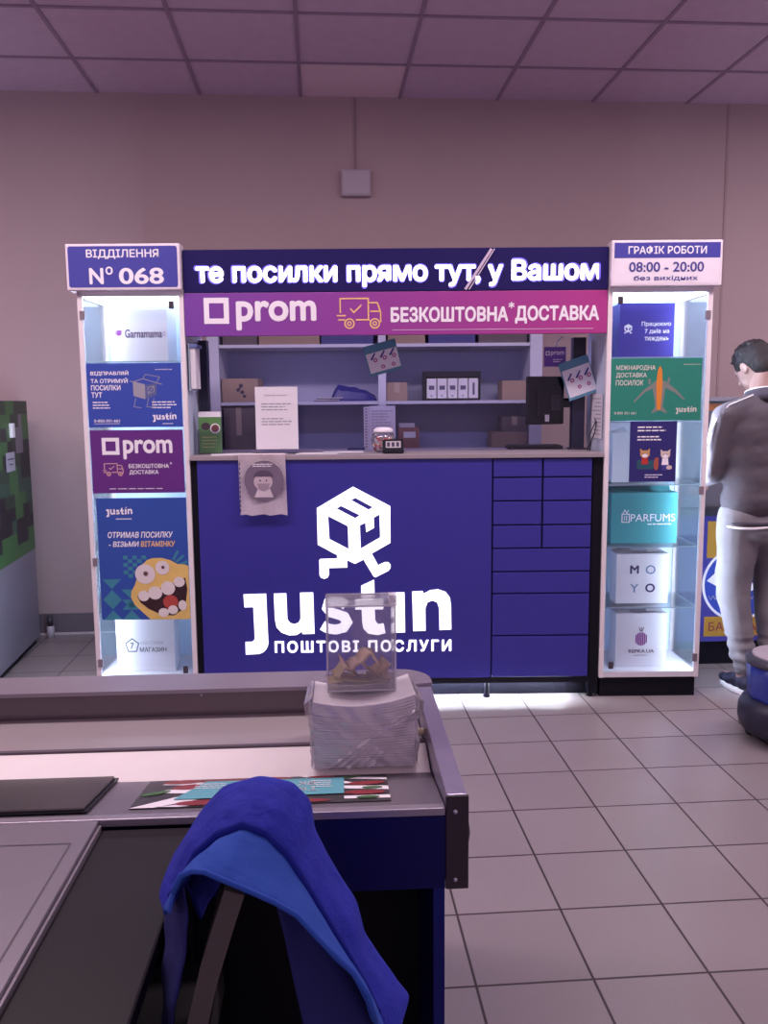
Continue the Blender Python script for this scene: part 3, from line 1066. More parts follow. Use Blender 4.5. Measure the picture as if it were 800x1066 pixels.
# top shelf boxes, mostly hidden by the banner
tops = [(-.62, -.42, M_CARDD, 'dark'), (-.41, -.06, M_CARD, 'brown'), (-.05, .25, mat('indigo_carton2', (.05, .05, .2), .6), 'indigo'), (.335, .55, M_CARD, 'brown'), (.57, .84, MATS['indigo_carton2'], 'indigo'), (.86, 1.14, M_CARDD, 'dark')]
lab = ['dark carton at the far left of the top shelf', 'brown carton second from left on the top shelf', 'indigo carton left of the divider on the top shelf', 'brown carton right of the divider on the top shelf', 'indigo carton above the phone display on the top shelf', 'dark carton at the far right of the top shelf']
for (xa, xb, m, c), l in zip(tops, lab):
    parcel(l, xa, xb, sy, .22, 1.784, 1.96, m, tape=False, group='cartons on the top shelf')
# crumpled blue bag
E = kthing('crumpled_bag', 'crumpled dark blue parcel bag on the middle shelf', 'bag', .09, sy, 1.456)
bm = NB()
ctrl = [(-.10, .0), (-.055, .10), (-.02, .092), (.05, .075), (.12, .062), (.165, .03), (.178, .0)]
nx, ny = 16, 8
vs = []
for j in range(ny + 1):
    row = []
    for i in range(nx + 1):
        t = i / nx * (len(ctrl) - 1)
        k = min(int(t), len(ctrl) - 2)
        a, b = ctrl[k], ctrl[k + 1]
        x, z = a[0] + (b[0] - a[0]) * (t - k), a[1] + (b[1] - a[1]) * (t - k)
        s = math.sin(PI * j / ny) ** .5 if 0 < j < ny else 0
        n = noise.noise(Vector((x * 25, j * .7, 3))) * .012
        row.append(bm.verts.new((x + n, j / ny * .14, max(.001, z * (.15 + .85 * s) + n * s))))
    vs.append(row)
for j in range(ny):
    for i in range(nx):
        bm.faces.new((vs[j][i], vs[j][i + 1], vs[j + 1][i + 1], vs[j + 1][i]))
bm.faces.new([vs[0][i] for i in range(nx, -1, -1)])
mk('bag', bm, mat('dark_blue_bag', (.015, .015, .18), .35), E)
E = kthing('envelope_pile', 'low pile of flat envelopes beside the crumpled bag', 'envelopes', -.10, sy, 1.456)
for i in range(4):
    bm = NB(); box(bm, -.0 + i * .008, .14 + i * .01, 0, .16, i * .006, i * .006 + .005)
    mk('envelope', bm, [M_DARKG, MATS['grey_envelope'], M_DARKG, MATS['grey_envelope']][i], E)
# phone accessory display
E = kthing('phone_display', 'black counter display stand holding five white boxes', 'display stand', .540, sy + .02, 1.456)
bm = NB(); box(bm, 0, .335, 0, .14, 0, .012); box(bm, 0, .014, 0, .14, .012, .165); box(bm, .321, .335, 0, .14, .012, .165); box(bm, 0, .335, .13, .14, .012, .17); box(bm, 0, .335, .0, .13, .135, .17, bev=.002)
mk('stand', bm, M_BLACKP, E)
E2 = E
for i in range(5):
    x = .545 + .016 + i * .0615
    b = kthing('phone_box', 'white phone box in the black stand, ' + ['leftmost', 'second from left', 'middle', 'fourth from left', 'rightmost, showing its narrow side'][i], 'box', x, sy + .022, 1.4685, group='white boxes in the display stand')
    part_box('carton', mat('white_phone_box', (.62, .60, .68), .4), b, 0, .056, 0, .09, 0, .115, bev=.001)
    if i < 4:
        bm = NB(); rect(bm, .012, .044, .05, .074, -.0008); rect(bm, .022, .032, .012, .018, -.0008)
    else:
        bm = NB(); rect(bm, .022, .034, .02, .09, -.0008)
    mk('printed_panel', bm, mat('phone_print', (.08, .07, .14), .5), b)

# ---------------------------------------------------------------- things on and around the counter opening
CT = 1.2055
E = kthing('protective_screen', 'clear acrylic protective screen standing on the worktop', 'screen', 0, .25, CT)
part_box('pane', M_ACRY, E, -.56, 1.24, 0, .004, 0, .565)
for x, l in ((-.612, 'dark upright post at the left end of the counter opening'), (1.247, 'dark upright post at the right end, carrying the monitor arm')):
    E = kthing('support_post', l, 'post', x, .25, CT)
    w = .042 if x < 0 else .062
    part_box('profile', mat('post_dark', (.018, .018, .05), .4), E, 0, w, 0, .06, .008, .554)
    part_box('base_plate', M_DARKG, E, -.0 if x < 0 else -.01, w + .01, -.01, .07, 0, .008)
# monitor on arm
E = kthing('monitor', 'black computer monitor seen from behind, mounted on an arm', 'monitor', 1.118, .34, 1.45, yaw=.35)
part_box('back_shell', M_BLACKP, E, -.105, .105, -.03, 0, -.12, .122, bev=.008)
part_box('hump', M_BLACKP, E, -.06, .07, -.048, -.03, -.085, .05, bev=.008)
part_box('screen', mat('screen_dark', (.01, .01, .02), .1), E, -.098, .098, 0, .004, -.112, .114)
bm = NB(); box(bm, -.018, .006, -.0495, -.048, -.105, -.07); mk('serial_label', bm, M_PW, E)
part_box('vesa_plate', M_DARKG, E, .01, .06, -.07, -.048, -.05, .03, bev=.003)
bm = NB(); box(bm, .055, .165, -.075, -.045, -.035, .012, bev=.006); mk('arm', bm, M_BLACKP, E)
# left side wall holder, leaflets
E = kthing('wall_leaflet_holder', 'clear wall holder with white leaflets at the left of the opening', 'leaflet holder', -.6105, .02, 1.51)
part_box('holder', M_EDGE, E, 0, .006, 0, .12, 0, .22)
part_box('leaflets', M_PAPER, E, .007, .030, .008, .112, .01, .20)
part_box('clip', mat('blue_clip', (.12, .16, .40), .4), E, .0, .042, .0, .118, .20, .216, bev=.003)
E = kthing('brochure_stand', 'acrylic stand of green brochures on the left end of the worktop', 'brochure stand', -.600, .11, CT)
bm = NB(); box(bm, 0, .115, -.0, .004, .0, .125); box(bm, 0, .115, .034, .038, 0, .20); box(bm, 0, .115, .004, .034, 0, .004); box(bm, 0, .003, .004, .034, .004, .12)
mk('holder', bm, M_ACRY, E)
bm = NB(); box(bm, .006, .112, .010, .030, .005, .205); b = mk('brochure', bm, mat('green_brochure', (.12, .30, .09), .5, var=.2), E)
bm = NB(); box(bm, .0055, .1125, .0095, .0305, .180, .2055); mk('white_header', bm, M_PW, b)
bm = NB(); flat(bm, ell(.04, .135, .022, .018), .0088, 0); flat(bm, ell(.085, .125, .024, .024), .0088, 1); flat(bm, ell(.085, .125, .019, .018, rot=.6), .0082, 2)
mk('food_picture', bm, [mat('coffee_print', (.07, .04, .06), .6), M_PW, mat('cake_print', (.16, .05, .05), .6)], b)
bm = NB(); textlines(bm, .02, .10, .085, 4, .004, .012, .0088, seed=12); mk('lettering', bm, mat('yellow_green_ink', (.55, .6, .2), .6), b)
# printed notice in acrylic stand
E = kthing('notice_stand', 'white printed notice in a clear stand on the worktop', 'notice', -.318, .12, CT)
bm = NB(); box(bm, -.004, .209, .0, .0025, .0, .30); box(bm, -.004, .209, -.03, .06, 0, .003); mk('acrylic_stand', bm, M_ACRY, E)
bm = NB(); box(bm, 0, .205, -.0015, -.0003, .022, .322); s = mk('sheet', bm, M_PAPER, E)
bm = NB(); text(bm, 'Шановні клієнти !', .045, .16, .278, .287, -.0022, off=0)
textlines(bm, .03, .18, .243, 3, .005, .009, -.0022, seed=21); textlines(bm, .03, .18, .172, 3, .005, .009, -.0022, seed=22)
mk('lettering', bm, M_GREY, s)
# loose sheets on the worktop
for i, (x, yy, l) in enumerate(((-.43, .08, 'white sheet lying flat left of the notice'), (-.02, .10, 'white sheet lying flat in the middle of the worktop'), (.10, .2, 'long white sheet lying flat before the sweets jar'))):
    E = kthing('paper_sheet', l, 'paper', x, yy, CT, yaw=(.2, -.1, .05)[i])
    part_box('sheet', M_PAPER, E, -.1, .1, -.06, .08, 0, .0012)
E = kthing('paper_booklet', 'white stapled pages standing upright behind the sweets jar', 'papers', .200, .44, CT)
part_box('page', M_PAPER, E, .028, .165, .006, .010, 0, .225)
bm = NB(); box(bm, 0, .027, .002, .008, 0, .22)
for k in range(14):
    box(bm, .006, .020, .0005, .002, .01 + k * .015, .017 + k * .015, mi=1)
mk('spine', bm, [M_PAPER, M_GREY], E)
bm = NB(); textlines(bm, .04, .15, .20, 12, .004, .011, .0052, seed=31); mk('lettering', bm, M_GREY, E)
# sweets jar
E = kthing('sweets_jar', 'round glass jar of wrapped sweets behind the card terminal', 'jar', .300, .184, CT)
bm = NB(); lathe(bm, [(.030, 0), (.045, .006), (.060, .035), (.062, .06), (.052, .088), (.042, .096)], seg=28); mk('glass', bm, clear('jar_glass', (.95, .95, 1), .6, .03, .05), E)
bm = NB(); lathe(bm, [(.046, .0965), (.048, .100), (.047, .112), (.032, .120), (.010, .122)], seg=28); mk('lid', bm, M_PW, E)
CND = [mat('candy_%d' % i, c, .35) for i, c in enumerate(((.75, .70, .72), (.55, .06, .06), (.7, .3, .1), (.75, .72, .74)))]
rr = random.Random(3)
bms = [NB() for _ in range(4)]
n = 0
while n < 60:
    p = Vector((rr.uniform(-.05, .05), rr.uniform(-.05, .05), rr.uniform(.012, .072)))
    if math.hypot(p.x, p.y) > .046:
        continue
    box(bms[n % 4], -.009, .009, -.006, .006, -.005, .005, bev=.002, M=Matrix.Translation(p) @ Matrix.Rotation(rr.uniform(0, 6), 4, 'Z') @ Matrix.Rotation(rr.uniform(0, 3), 4, 'X'))
    n += 1
for i, b in enumerate(bms):
    o = mk('wrapped_sweets', b, CND[i], E)
    o['kind'] = 'stuff'
# card terminal
E = kthing('card_terminal', 'small black card payment terminal in front of the sweets jar', 'card terminal', .347, .07, CT)
bm = NB(); prism(bm, [(-.03, 0), (.05, 0), (.05, .058), (.02, .068), (-.03, .012)], 'x', -.05, .05)
bmesh.ops.bevel(bm, geom=bm.edges[:], offset=.004, segments=2, affect='EDGES')
mk('housing', bm, M_BLACKP, E)
nrm = Matrix.Rotation(math.atan2(.056, .05) - PI / 2, 4, 'X')
bm = NB(); rect(bm, -.036, .036, -.020, .020, -.0025); bmesh.ops.transform(bm, matrix=Matrix.Translation((0, -.006, .041)) @ nrm, verts=bm.verts[:]); mk('keypad_sticker', bm, mat('pale_sticker', (.5, .45, .5), .5), E)
bm = NB()
for a in range(3):
    rect(bm, -.03 + a * .022, -.016 + a * .022, -.014, .013, -.0036)
bmesh.ops.transform(bm, matrix=Matrix.Translation((0, -.006, .041)) @ nrm, verts=bm.verts[:]); mk('print', bm, M_INK, E)
# sheet with face drawing hanging over front
E = kthing('hanging_notice', 'pinkish notice with round portrait drawing hanging over the counter edge', 'notice', -.386, -.016, .925)
bm = NB()
gx, gz = 8, 12
grid = [[bm.verts.new((i / gx * .222 + (j / gz - 1) * -.006, -.004 - .003 * math.sin(i * 1.3 + j * .5) - .006 * (1 - j / gz) ** 2 * 2, j / gz * .285 + (.004 * math.sin(i * 2.1) if j == 0 else 0))) for i in range(gx + 1)] for j in range(gz + 1)]
for j in range(gz):
    for i in range(gx):
        bm.faces.new((grid[j][i], grid[j][i + 1], grid[j + 1][i + 1], grid[j + 1][i]))
bmesh.ops.solidify(bm, geom=bm.faces[:], thickness=.0006)
PINK = mat('pink_paper', (.92, .80, .86), .6, var=.05)
mk('sheet', bm, PINK, E)
bm = NB(); box(bm, 0, .222, -.003, .07, .2855, .2865); mk('folded_top', bm, PINK, E)
yy = -.022
bm = NB(); flat(bm, ell(.122, .165, .093, .093), yy, 0)
mk('portrait_disc', bm, mat('grey_mauve_ink', (.19, .14, .21), .6), E)
bm = NB(); flat(bm, ell(.118, .158, .044, .040), yy - .001, 0); flat(bm, [(.075, .085), (.165, .085), (.150, .125), (.092, .125)], yy - .0008, 1)
mk('face_drawing', bm, [mat('pale_face_ink', (.58, .46, .52), .6), mat('pale_shirt_ink', (.66, .56, .62), .6)], E)
bm = NB(); flat(bm, ell(.120, .183, .045, .030, 20, 0, PI) , yy - .002, 0); flat(bm, ell(.104, .164, .003, .005, 10), yy - .002, 1); flat(bm, ell(.134, .164, .003, .005, 10), yy - .002, 1)
flat(bm, [(.090, .150), (.150, .150), (.142, .122), (.120, .114), (.098, .122)], yy - .002, 2)
mk('hair_and_mask', bm, [mat('hair_ink', (.10, .07, .12), .6), M_INK, mat('mask_ink', (.36, .28, .34), .6)], E)
bm = NB(); textlines(bm, .07, .175, .243, 2, .004, .005, yy - .001, seed=41); mk('caption', bm, M_PW, E)
bm = NB(); [rect(bm, .006, .010, .015 + k * .022, .030 + k * .022, yy + .006) for k in range(11)]; mk('edge_print', bm, M_INK, E)


# tilted price cards taped to the screen
def price_card(label, cx, cz, w, h, tilt, y=.235, yaw=0):
    E = kthing('price_card', label, 'price card', cx, y, cz, tilt=tilt, yaw=yaw, group='tariff cards hanging in the opening')
    part_box('backing', mat('teal_card', (.10, .28, .42), .5), E, -w / 2, w / 2, 0, .003, -h / 2, h / 2)
    bm = NB(); rect(bm, -w / 2 + .006, w / 2 - .004, -h / 2 + .014, h / 2 - .040, -.001)
    mk('white_panel', bm, mat('pale_card', (.82, .80, .90), .5), E)
    bm = NB()
    for k in range(3):
        x = -w * .30 + k * w * .29
        flat(bm, [(x - .012, .006), (x + .016, .034), (x + .022, .030), (x - .004, .0)], -.002, 0)
        stroke(bm, ell(x + .012, -.002, .008, .008, 14), .005, -.002, 1, closed=True)
    for k in range(2):
        stroke(bm, ell(-w * .05 + k * w * .32, -.042, .007, .007, 14), .005, -.002, 1, closed=True)
    mk('tariff_print', bm, [M_INKB, M_MAG], E)
    return E


price_card('tilted blue-edged tariff card hanging before the shelf divider', .300, 1.667, .165, .15, -.26)
price_card('tilted tariff card hanging beside the monitor, right end of the opening', 1.262, 1.560, .150, .19, -.33, y=.20)
E = kthing('hanging_tag', 'small purple tag with square mark hanging right of the shelves', 'tag', 1.098, .235, 1.617)
part_box('card', mat('purple_tag', (.16, .07, .45), .5), E, 0, .108, 0, .002, 0, .096)
bm = NB(); prom_mark(bm, .008, .028, .055, .075, -.001); text(bm, 'prom', .034, .098, .050, .074, -.001, off=.01); textlines(bm, .045, .095, .036, 2, .004, .006, -.001, seed=51)
mk('lettering', bm, M_PW, E)
bm = NB(); tube(bm, [(.058, .004, .097), (.068, .006, .125), (.090, .007, .146)], .003, 8); mk('stem', bm, mat('pale_stem', (.6, .6, .75), .3), E)
# papers on the inner side of the right cabinet
E = kthing('taped_list', 'white lists taped to the side of the right cabinet', 'papers', 1.345, .05, 1.265)
bm = NB(); box(bm, -.0018, 0, 0, .2, 0, .215); mk('sheet', bm, M_PAPER, E)
bm = NB()
for k in range(10):
    box(bm, -.0026, -.0019, .02, .18 - (k % 3) * .03, .02 + k * .019, .024 + k * .019)
mk('lettering', bm, M_GREY, E)
# black pen/cable holder on worktop right, keyboard, roll
E = kthing('keyboard', 'black keyboard lying at the right end of the worktop', 'keyboard', 1.09, .38, CT, yaw=-.05)
part_box('base', M_BLACKP, E, -.15, .13, -.06, .06, 0, .016, bev=.003)
for r in range(4):
    bm = NB()
    for c in range(12):
        box(bm, -.142 + c * .022, -.124 + c * .022, -.05 + r * .026, -.029 + r * .026, .0165, .021)
    mk('key_row', bm, M_DARKG, E)
E = kthing('tape_dispenser', 'black round tape holder by the cartons on the right worktop', 'tape dispenser', 1.00, .47, CT)
bm = NB()
tube(bm, [(-.045 + .0, 0, .006)] + [(.045 * math.cos(a), 0, .006 + .030 * math.sin(a)) for a in [PI - PI * k / 10 for k in range(11)]], .006, 8); mk('arch', bm, M_BLACKP, E)
part_box('foot', M_BLACKP, E, -.055, .055, -.015, .015, 0, .006)
E = kthing('cable_bundle', 'thin dark cables rising from the worktop by the right post', 'cable', 1.325, .12, CT)
bm = NB()
tube(bm, [(-.02, 0, .003), (-.012, 0, .05), (.004, 0, .09), (.010, 0, .14), (.002, 0, .155)], .0035, 8)
tube(bm, [(-.03, .01, .003), (-.018, .01, .03), (-.02, .01, .075), (-.005, .01, .11), (.008, 0, .145)], .003, 8)
mk('cable', bm, M_DARKG, E)
# small dark phone on worktop
E = kthing('phone_handset', 'dark blue phone lying flat behind the notice sheet', 'phone', .165, .42, CT)
part_box('body', mat('dark_blue_plastic', (.03, .03, .16), .3), E, -.05, .04, -.03, .03, 0, .010, bev=.003)

# ---------------------------------------------------------------- terminal at the left
M_PX = [mat('camo_%d' % i, c, .5, var=.05) for i, c in enumerate(((.025, .045, .03), (.045, .13, .04), (.012, .010, .018), (.03, .075, .05), (.18, .15, .19)))]
E = thing('vending_terminal', 'large grey terminal with green and black pixel pattern at the left wall', 'vending machine', (-1.715, 4.79, 0), math.radians(3.3))
bm = NB(); box(bm, -.8, 0, -.50, .47, .04, 1.475, bev=.004); mk('body', bm, mat('terminal_grey', (.23, .21, .28), .45, .2), E)
part_box('plinth', M_BLACK, E, -.78, -.02, -.48, .45, 0, .04)
bm = NB()
ys = [.466, .40, .34, .27, .20, .12, .04, -.06, -.16, -.28, -.40, -.496]
pat = ["0000110000", "1140011000", "1144012000", "2244021100", "2220022110", "2223110033", "3333113322", "3311100222", "0221122200", "2222232220", "1122211122", "1111111111"]
nz = len(pat)
z1, z0 = 1.473, .585
for r in range(nz):
    za, zb = z1 - (z1 - z0) * r / nz, z1 - (z1 - z0) * (r + 1) / nz
    for c in range(len(ys) - 1):
        v = int(pat[r][c % 10])
        vv = [bm.verts.new(p) for p in ((.002, ys[c], zb), (.002, ys[c], za), (.002, ys[c + 1], za), (.002, ys[c + 1], zb))]
        f = bm.faces.new(vv); f.material_index = v
mk('pixel_pattern', bm, M_PX, E)
bm = NB(); box(bm, .002, .004, .0, .16, 1.085, 1.19); lbl = mk('paper_label', bm, mat('grey_label', (.42, .38, .48), .6), E)
bm = NB(); box(bm, .004, .0045, .02, .14, 1.15, 1.156); box(bm, .004, .0045, .05, .12, 1.12, 1.126); mk('lettering', bm, M_INK, lbl)
bm = NB(); box(bm, .002, .02, .09, .14, 1.27, 1.35, bev=.003); mk('tag', bm, M_PW, E)
E = thing('pipe_stub', 'short pale pipe stub by the baseboard behind the terminal', 'pipe', (-1.705, 5.34, 0))
bm = NB(); lathe(bm, [(.022, 0), (.022, .075), (.018, .078)], seg=16); mk('lower_sleeve', bm, mat('pale_sleeve', (.5, .45, .52), .5), E)
bm = NB(); lathe(bm, [(.018, .078), (.018, .14)], seg=16); mk('pipe', bm, M_DARKG, E)

# ---------------------------------------------------------------- cash machine
E = thing('cash_machine', 'blue and yellow cash machine behind the person at the right', 'cash machine', (1.87, 4.36, 0), -.03)
bm = NB(); box(bm, 0, .85, .03, .65, .135, .83, bev=.004); mk('lower_body', bm, mat('atm_blue', (.05, .045, .27), .4), E)
part_box('plinth', M_BLACK, E, .01, .84, .06, .62, 0, .135)
bm = NB(); box(bm, 0, .85, .10, .65, .83, 1.44, bev=.006); mk('upper_body', bm, mat('atm_grey', (.13, .11, .14), .4), E)
part_box('shelf_ledge', M_DARKG, E, 0, .85, .02, .10, .83, .87, bev=.004)
part_box('canopy_rim', mat('canopy_grey', (.24, .20, .24), .4), E, -.005, .855, .06, .66, 1.44, 1.462, bev=.003)
part_box('orange_band', mat('atm_orange', (.42, .13, .05), .5), E, .0, .85, .094, .0995, 1.392, 1.425)
part_box('screen', mat('atm_screen', (.03, .05, .09), .15), E, .30, .62, .093, .0995, 1.10, 1.34)
part_box('keypad', M_SILVER, E, .36, .52, .04, .09, .871, .885, bev=.002)
bm = NB(); rect(bm, .20, .80, .60, .80, .0285); rect(bm, .20, .80, .165, .275, .0285); mk('yellow_panel', bm, mat('atm_yellow', (.42, .22, .03), .5), E)
ccx, ccz, cr_ = .385, .455, .205
bm = NB(); flat(bm, ell(ccx, ccz, cr_, cr_, 48), .0275, 0); flat(bm, ell(ccx, ccz, cr_ - .014, cr_ - .014, 48), .0268, 1)
flat(bm, [(ccx - .18, ccz + .02), (ccx - .05, ccz + .145), (ccx + .05, ccz + .145), (ccx + .18, ccz + .02), (ccx + .05, ccz - .05), (ccx - .05, ccz - .05)], .026, 0)
mk('round_emblem', bm, [M_PW, mat('emblem_blue', (.03, .06, .38), .4)], E)
bm = NB(); text(bm, 'Euronet', ccx - .115, ccx + .125, ccz + .0, ccz + .065, .0252, off=.008); mk('emblem_lettering', bm, M_INKB, E)
bm = NB(); text(bm, 'WORLDWIDE', ccx - .17, ccx + .17, ccz - .088, ccz - .062, .0252, off=0); mk('emblem_caption', bm, M_GREY, E)
bm = NB(); text(bm, 'БАНКОМАТ', .225, .60, .195, .245, .0275, off=.01); mk('panel_lettering', bm, mat('brown_red_ink', (.22, .03, .05), .6), E)

# ---------------------------------------------------------------- checkout desk (desk frame)
E = dthing('checkout_desk', 'stainless steel checkout desk with dark blue front, foreground', 'checkout desk', 0, 0, 0)
XL, XR = -1.9, .187
# profile of the inclined bagging tray (y, z)
prof = [(1.455, .722), (1.69, .682)]
bm = NB(); prism(bm, [(1.47, .7195), (1.69, .682), (1.69, .672), (1.47, .700)], 'x', XL, XR - .002); mk('inclined_top', bm, M_STEELB, E)
bm = NB(); box(bm, XL, XR - .002, 1.450, 1.4695, .708, .7225, bev=.002); mk('front_lip', bm, M_STEEL, E)
bm = NB(); prism(bm, [(1.691, .681), (1.80, .701), (1.80, .690), (1.691, .672)], 'x', XL, XR - .002); mk('pale_strip', bm, M_STRIP, E)
bm = NB(); box(bm, XL, XR - .002, 1.801, 1.812, .66, .706); mk('divider_edge', bm, mat('dull_metal', (.14, .11, .14), .5, .4), E)
bm = NB(); prism(bm, [(1.813, .684), (2.052, .684), (2.052, .674), (1.813, .674)], 'x', XL, XR - .002); mk('rear_tray', bm, mat('tray_steel', (.46, .40, .42), .36, .4, var=.06, scale=4), E)
bm = NB(); box(bm, XL, XR - .002, 2.053, 2.062, .60, .742); mk('rear_upstand', bm, mat('upstand_steel', (.16, .13, .15), .28, .8), E)
# rear cap with rounded end
cap = [(XL, 2.050), (.190, 2.050), (.229, 2.055), (.229, 2.085)] + [(.149 + .08 * math.cos(a), 2.085 + .085 * math.sin(a)) for a in [PI / 2 * k / 6 for k in range(1, 7)]] + [(XL, 2.190)]
bm = NB(); prism(bm, cap, 'z', .7425, .752); mk('rear_cap', bm, M_STEEL, E)
bm = NB(); box(bm, XL, .185, 2.075, 2.150, .0, .742); mk('rear_panel', bm, mat('desk_blue', (.012, .014, .17), .45), E)
bm = NB(); box(bm, .188, .226, 1.456, 2.049, .568, .745, bev=.003); mk('side_rail', bm, mat('rail_steel', (.40, .36, .50), .30, .7), E)
bm = NB(); box(bm, .186, .228, 1.448, 1.4555, .566, .7455, bev=.002); pl = mk('end_plate', bm, mat('end_plate_black', (.028, .018, .03), .4), E)
for z in (.716, .585):
    bm = NB(); ball(bm, (.203, 1.447, z), .0048, seg=10, sc=(1, .6, 1)); mk('screw', bm, M_SILVER, pl)
bm = NB(); lathe(bm, [(.008, -.02), (.028, -.014), (.030, 0), (.028, .014), (.008, .02)], (0, 0, 0), 20)
bmesh.ops.transform(bm, matrix=Matrix.Translation((.207, 1.49, .655)) @ Matrix.Rotation(0, 4, 'X'), verts=bm.verts[:]); mk('bumper_wheel', bm, M_BLACKP, E)
bm = NB(); box(bm, -.27, .1855, 1.452, 1.462, .567, .7065); mk('front_fascia', bm, mat('fascia_blue', (.005, .005, .085), .45, spec=.2), E)
bm = NB(); box(bm, .165, .186, 1.464, 2.07, .0, .66); mk('side_panel', bm, mat('desk_side_blue', (.010, .014, .16), .45, spec=.2), E)
bm = NB(); box(bm, -.272, -.258, 1.47, 2.07, .0, .66); mk('inner_partition', bm, M_BLACK, E)
bm = NB(); box(bm, -.257, .164, 1.75, 1.77, .0, .655); mk('dark_void_sheet', bm, M_BLACK, E)  # added black sheet standing in for the dark void under the desk
# small cream knob on the rail's inner face and a screw on the upstand
bm = NB(); lathe(bm, [(.007, 0), (.009, .006), (.007, .018)], (0, 0, 0), 12)
bmesh.ops.transform(bm, matrix=Matrix.Translation((.1875, 1.83, .715)) @ Matrix.Rotation(-PI / 2, 4, 'Y'), verts=bm.verts[:]); mk('cream_knob', bm, mat('cream_plastic', (.75, .62, .45), .4), E)
for x in (-.345, .16):
    bm = NB(); ball(bm, (x, 2.052, .737), .0035, seg=10); mk('screw', bm, M_SILVER, E)
# side wing towards the operator at the left
bm = NB(); box(bm, XL, -.432, .25, 1.4495, .708, .7215, bev=.002); mk('operator_wing', bm, mat('wing_steel', (.29, .26, .31), .36, .6, var=.06, scale=7), E)
bm = NB(); box(bm, XL, -.64, .26, 1.44, .0, .707); mk('wing_body', bm, mat('desk_blue', (.012, .014, .17), .45), E)
bm = NB(); stroke(bm, [(-1.6, 1.372), (-.457, 1.372), (-.457, .3)], .003, 0)
for v in bm.verts:
    v.co = Vector((v.co.x, v.co.z, .7222))
mk('seam', bm, mat('wing_seam_dark', (.10, .08, .11), .5), E)  # dark joint line of the inset panel
bm = NB(); box(bm, -.431, -.4265, .25, 1.447, .685, .714); mk('steel_edge', bm, M_STEEL, E)
bm = NB(); box(bm, -.4255, -.262, .25, 1.446, .680, .706, bev=.004)
mk('black_board', bm, mat('black_board', (.013, .009, .014), .42, spec=.25, var=.4, scale=5), E)
bm = NB(); box(bm, -.64, -.272, 1.40, 1.44, .0, .679); mk('back_board', bm, M_BLACK, E)
# scale plate, sunk in the tray
sl = math.atan2(-.0375, .22)
E = dthing('scanner_plate', 'dark flat scanner plate set in the steel desk at left', 'scanner', -.470, 1.490, .7195 + .0008, rx=-.1687)
bm = NB(); box(bm, -.75, .0, .0, .215, .0006, .006, bev=.002); mk('plate', bm, mat('dark_plate', (.10, .085, .09), .28, .5, var=.1, scale=4), E)
bm = NB(); box(bm, -.76, .008, -.006, .221, -.001, .0005); mk('rim', bm, M_BLACKP, E)
bmx = bm
# flyer lying on the tray
E = dthing('flyer', 'colourful chilli-pepper flyer with turquoise text panel lying on the desk', 'flyer', -.392, 1.500, .7145 + .0012, rx=-.1687)
W, Hh = .482, .185


def fl(bm, pts, z, mi=0):
    """flat shape lying in XY"""
    k = len(bm.verts)
    flat(bm, pts, 0, mi)
    bm.verts.ensure_lookup_table()
    for v in bm.verts[k:]:
        v.co = Vector((v.co.x, v.co.z, z))


bm = NB(); box(bm, 0, W, 0, Hh, 0, .0008); mk('sheet', bm, mat('flyer_dark', (.055, .05, .055), .35, var=.6, scale=25), E)
bm = NB()
for q in ([(.0, .0), (.045, .0), (.17, .072), (.085, .072)], [(.045, .112), (.035, .092), (.10, .085), (.13, .125)], [(.06, .185), (.03, .15), (.10, .14), (.12, .16)], [(.22, .185), (.20, .168), (.27, .165), (.29, .185)], [(.05, .005), (.09, .0), (.20, .03), (.17, .035)], [(.30, .185), (.33, .185), (.42, .12), (.39, .12)], [(.395, .085), (.482, .07), (.482, .095), (.395, .105)], [(.395, .018), (.482, .015), (.482, .035), (.395, .035)], [(.395, .155), (.482, .14), (.482, .155), (.40, .17)]):
    fl(bm, q, .0016)
mk('white_stripes', bm, M_PW, E)
bm = NB()
for cx, cy, rx, ry, ro in ((.10, .13, .045, .018, .2), (.07, .165, .04, .014, .1), (.15, .165, .05, .012, 0), (.13, .022, .05, .016, .1), (.24, .172, .05, .010, 0), (.22, .015, .05, .012, 0), (.33, .012, .04, .010, 0), (.435, .055, .04, .014, 0), (.44, .118, .038, .013, .1), (.35, .172, .03, .008, 0)):
    fl(bm, ell(cx, cy, rx, ry, rot=ro), .0022)
mk('chilli_peppers', bm, mat('chilli_red', (.28, .035, .04), .35, var=.4, scale=60), E)
bm = NB()
for cx, cy, rx, ry, ro in ((.03, .09, .03, .010, .5), (.12, .055, .03, .012, .2), (.45, .085, .02, .008, 0), (.41, .165, .02, .008, .3), (.17, .14, .02, .008, 0), (.44, .022, .022, .008, 0)):
    fl(bm, ell(cx, cy, rx, ry, rot=ro), .0026)
mk('leaves', bm, mat('leaf_green', (.06, .16, .05), .4, var=.4, scale=60), E)
bm = NB(); fl(bm, [(.072, .042), (.395, .048), (.395, .160), (.118, .160)], .0032); mk('turquoise_panel', bm, mat('turquoise', (.13, .44, .52), .4, var=.05), E)
bm = NB()
for s, x0, x1, zz0, zz1 in (('Твори', .20, .30, .118, .145), ('як ти', .205, .285, .078, .108)):
    text(bm, s, x0, x1, zz0, zz1, 0, off=.01)
for v in bm.verts:
    v.co = Vector((.545 - v.co.x, .205 - v.co.z + .01, .0040))
k = len(bm.verts)
textlines(bm, .10, .17, .14, 3, .004, .010, 0, seed=61); textlines(bm, .33, .385, .14, 4, .004, .010, 0, seed=62)
stroke(bm, [(.195, .10), (.225, .10), (.235, .13), (.19, .13)], .004, 0, closed=True)
bm.verts.ensure_lookup_table()
for v in bm.verts[k:]:
    v.co = Vector((v.co.x, v.co.z, .0040))
mk('lettering', bm, M_PW, E)

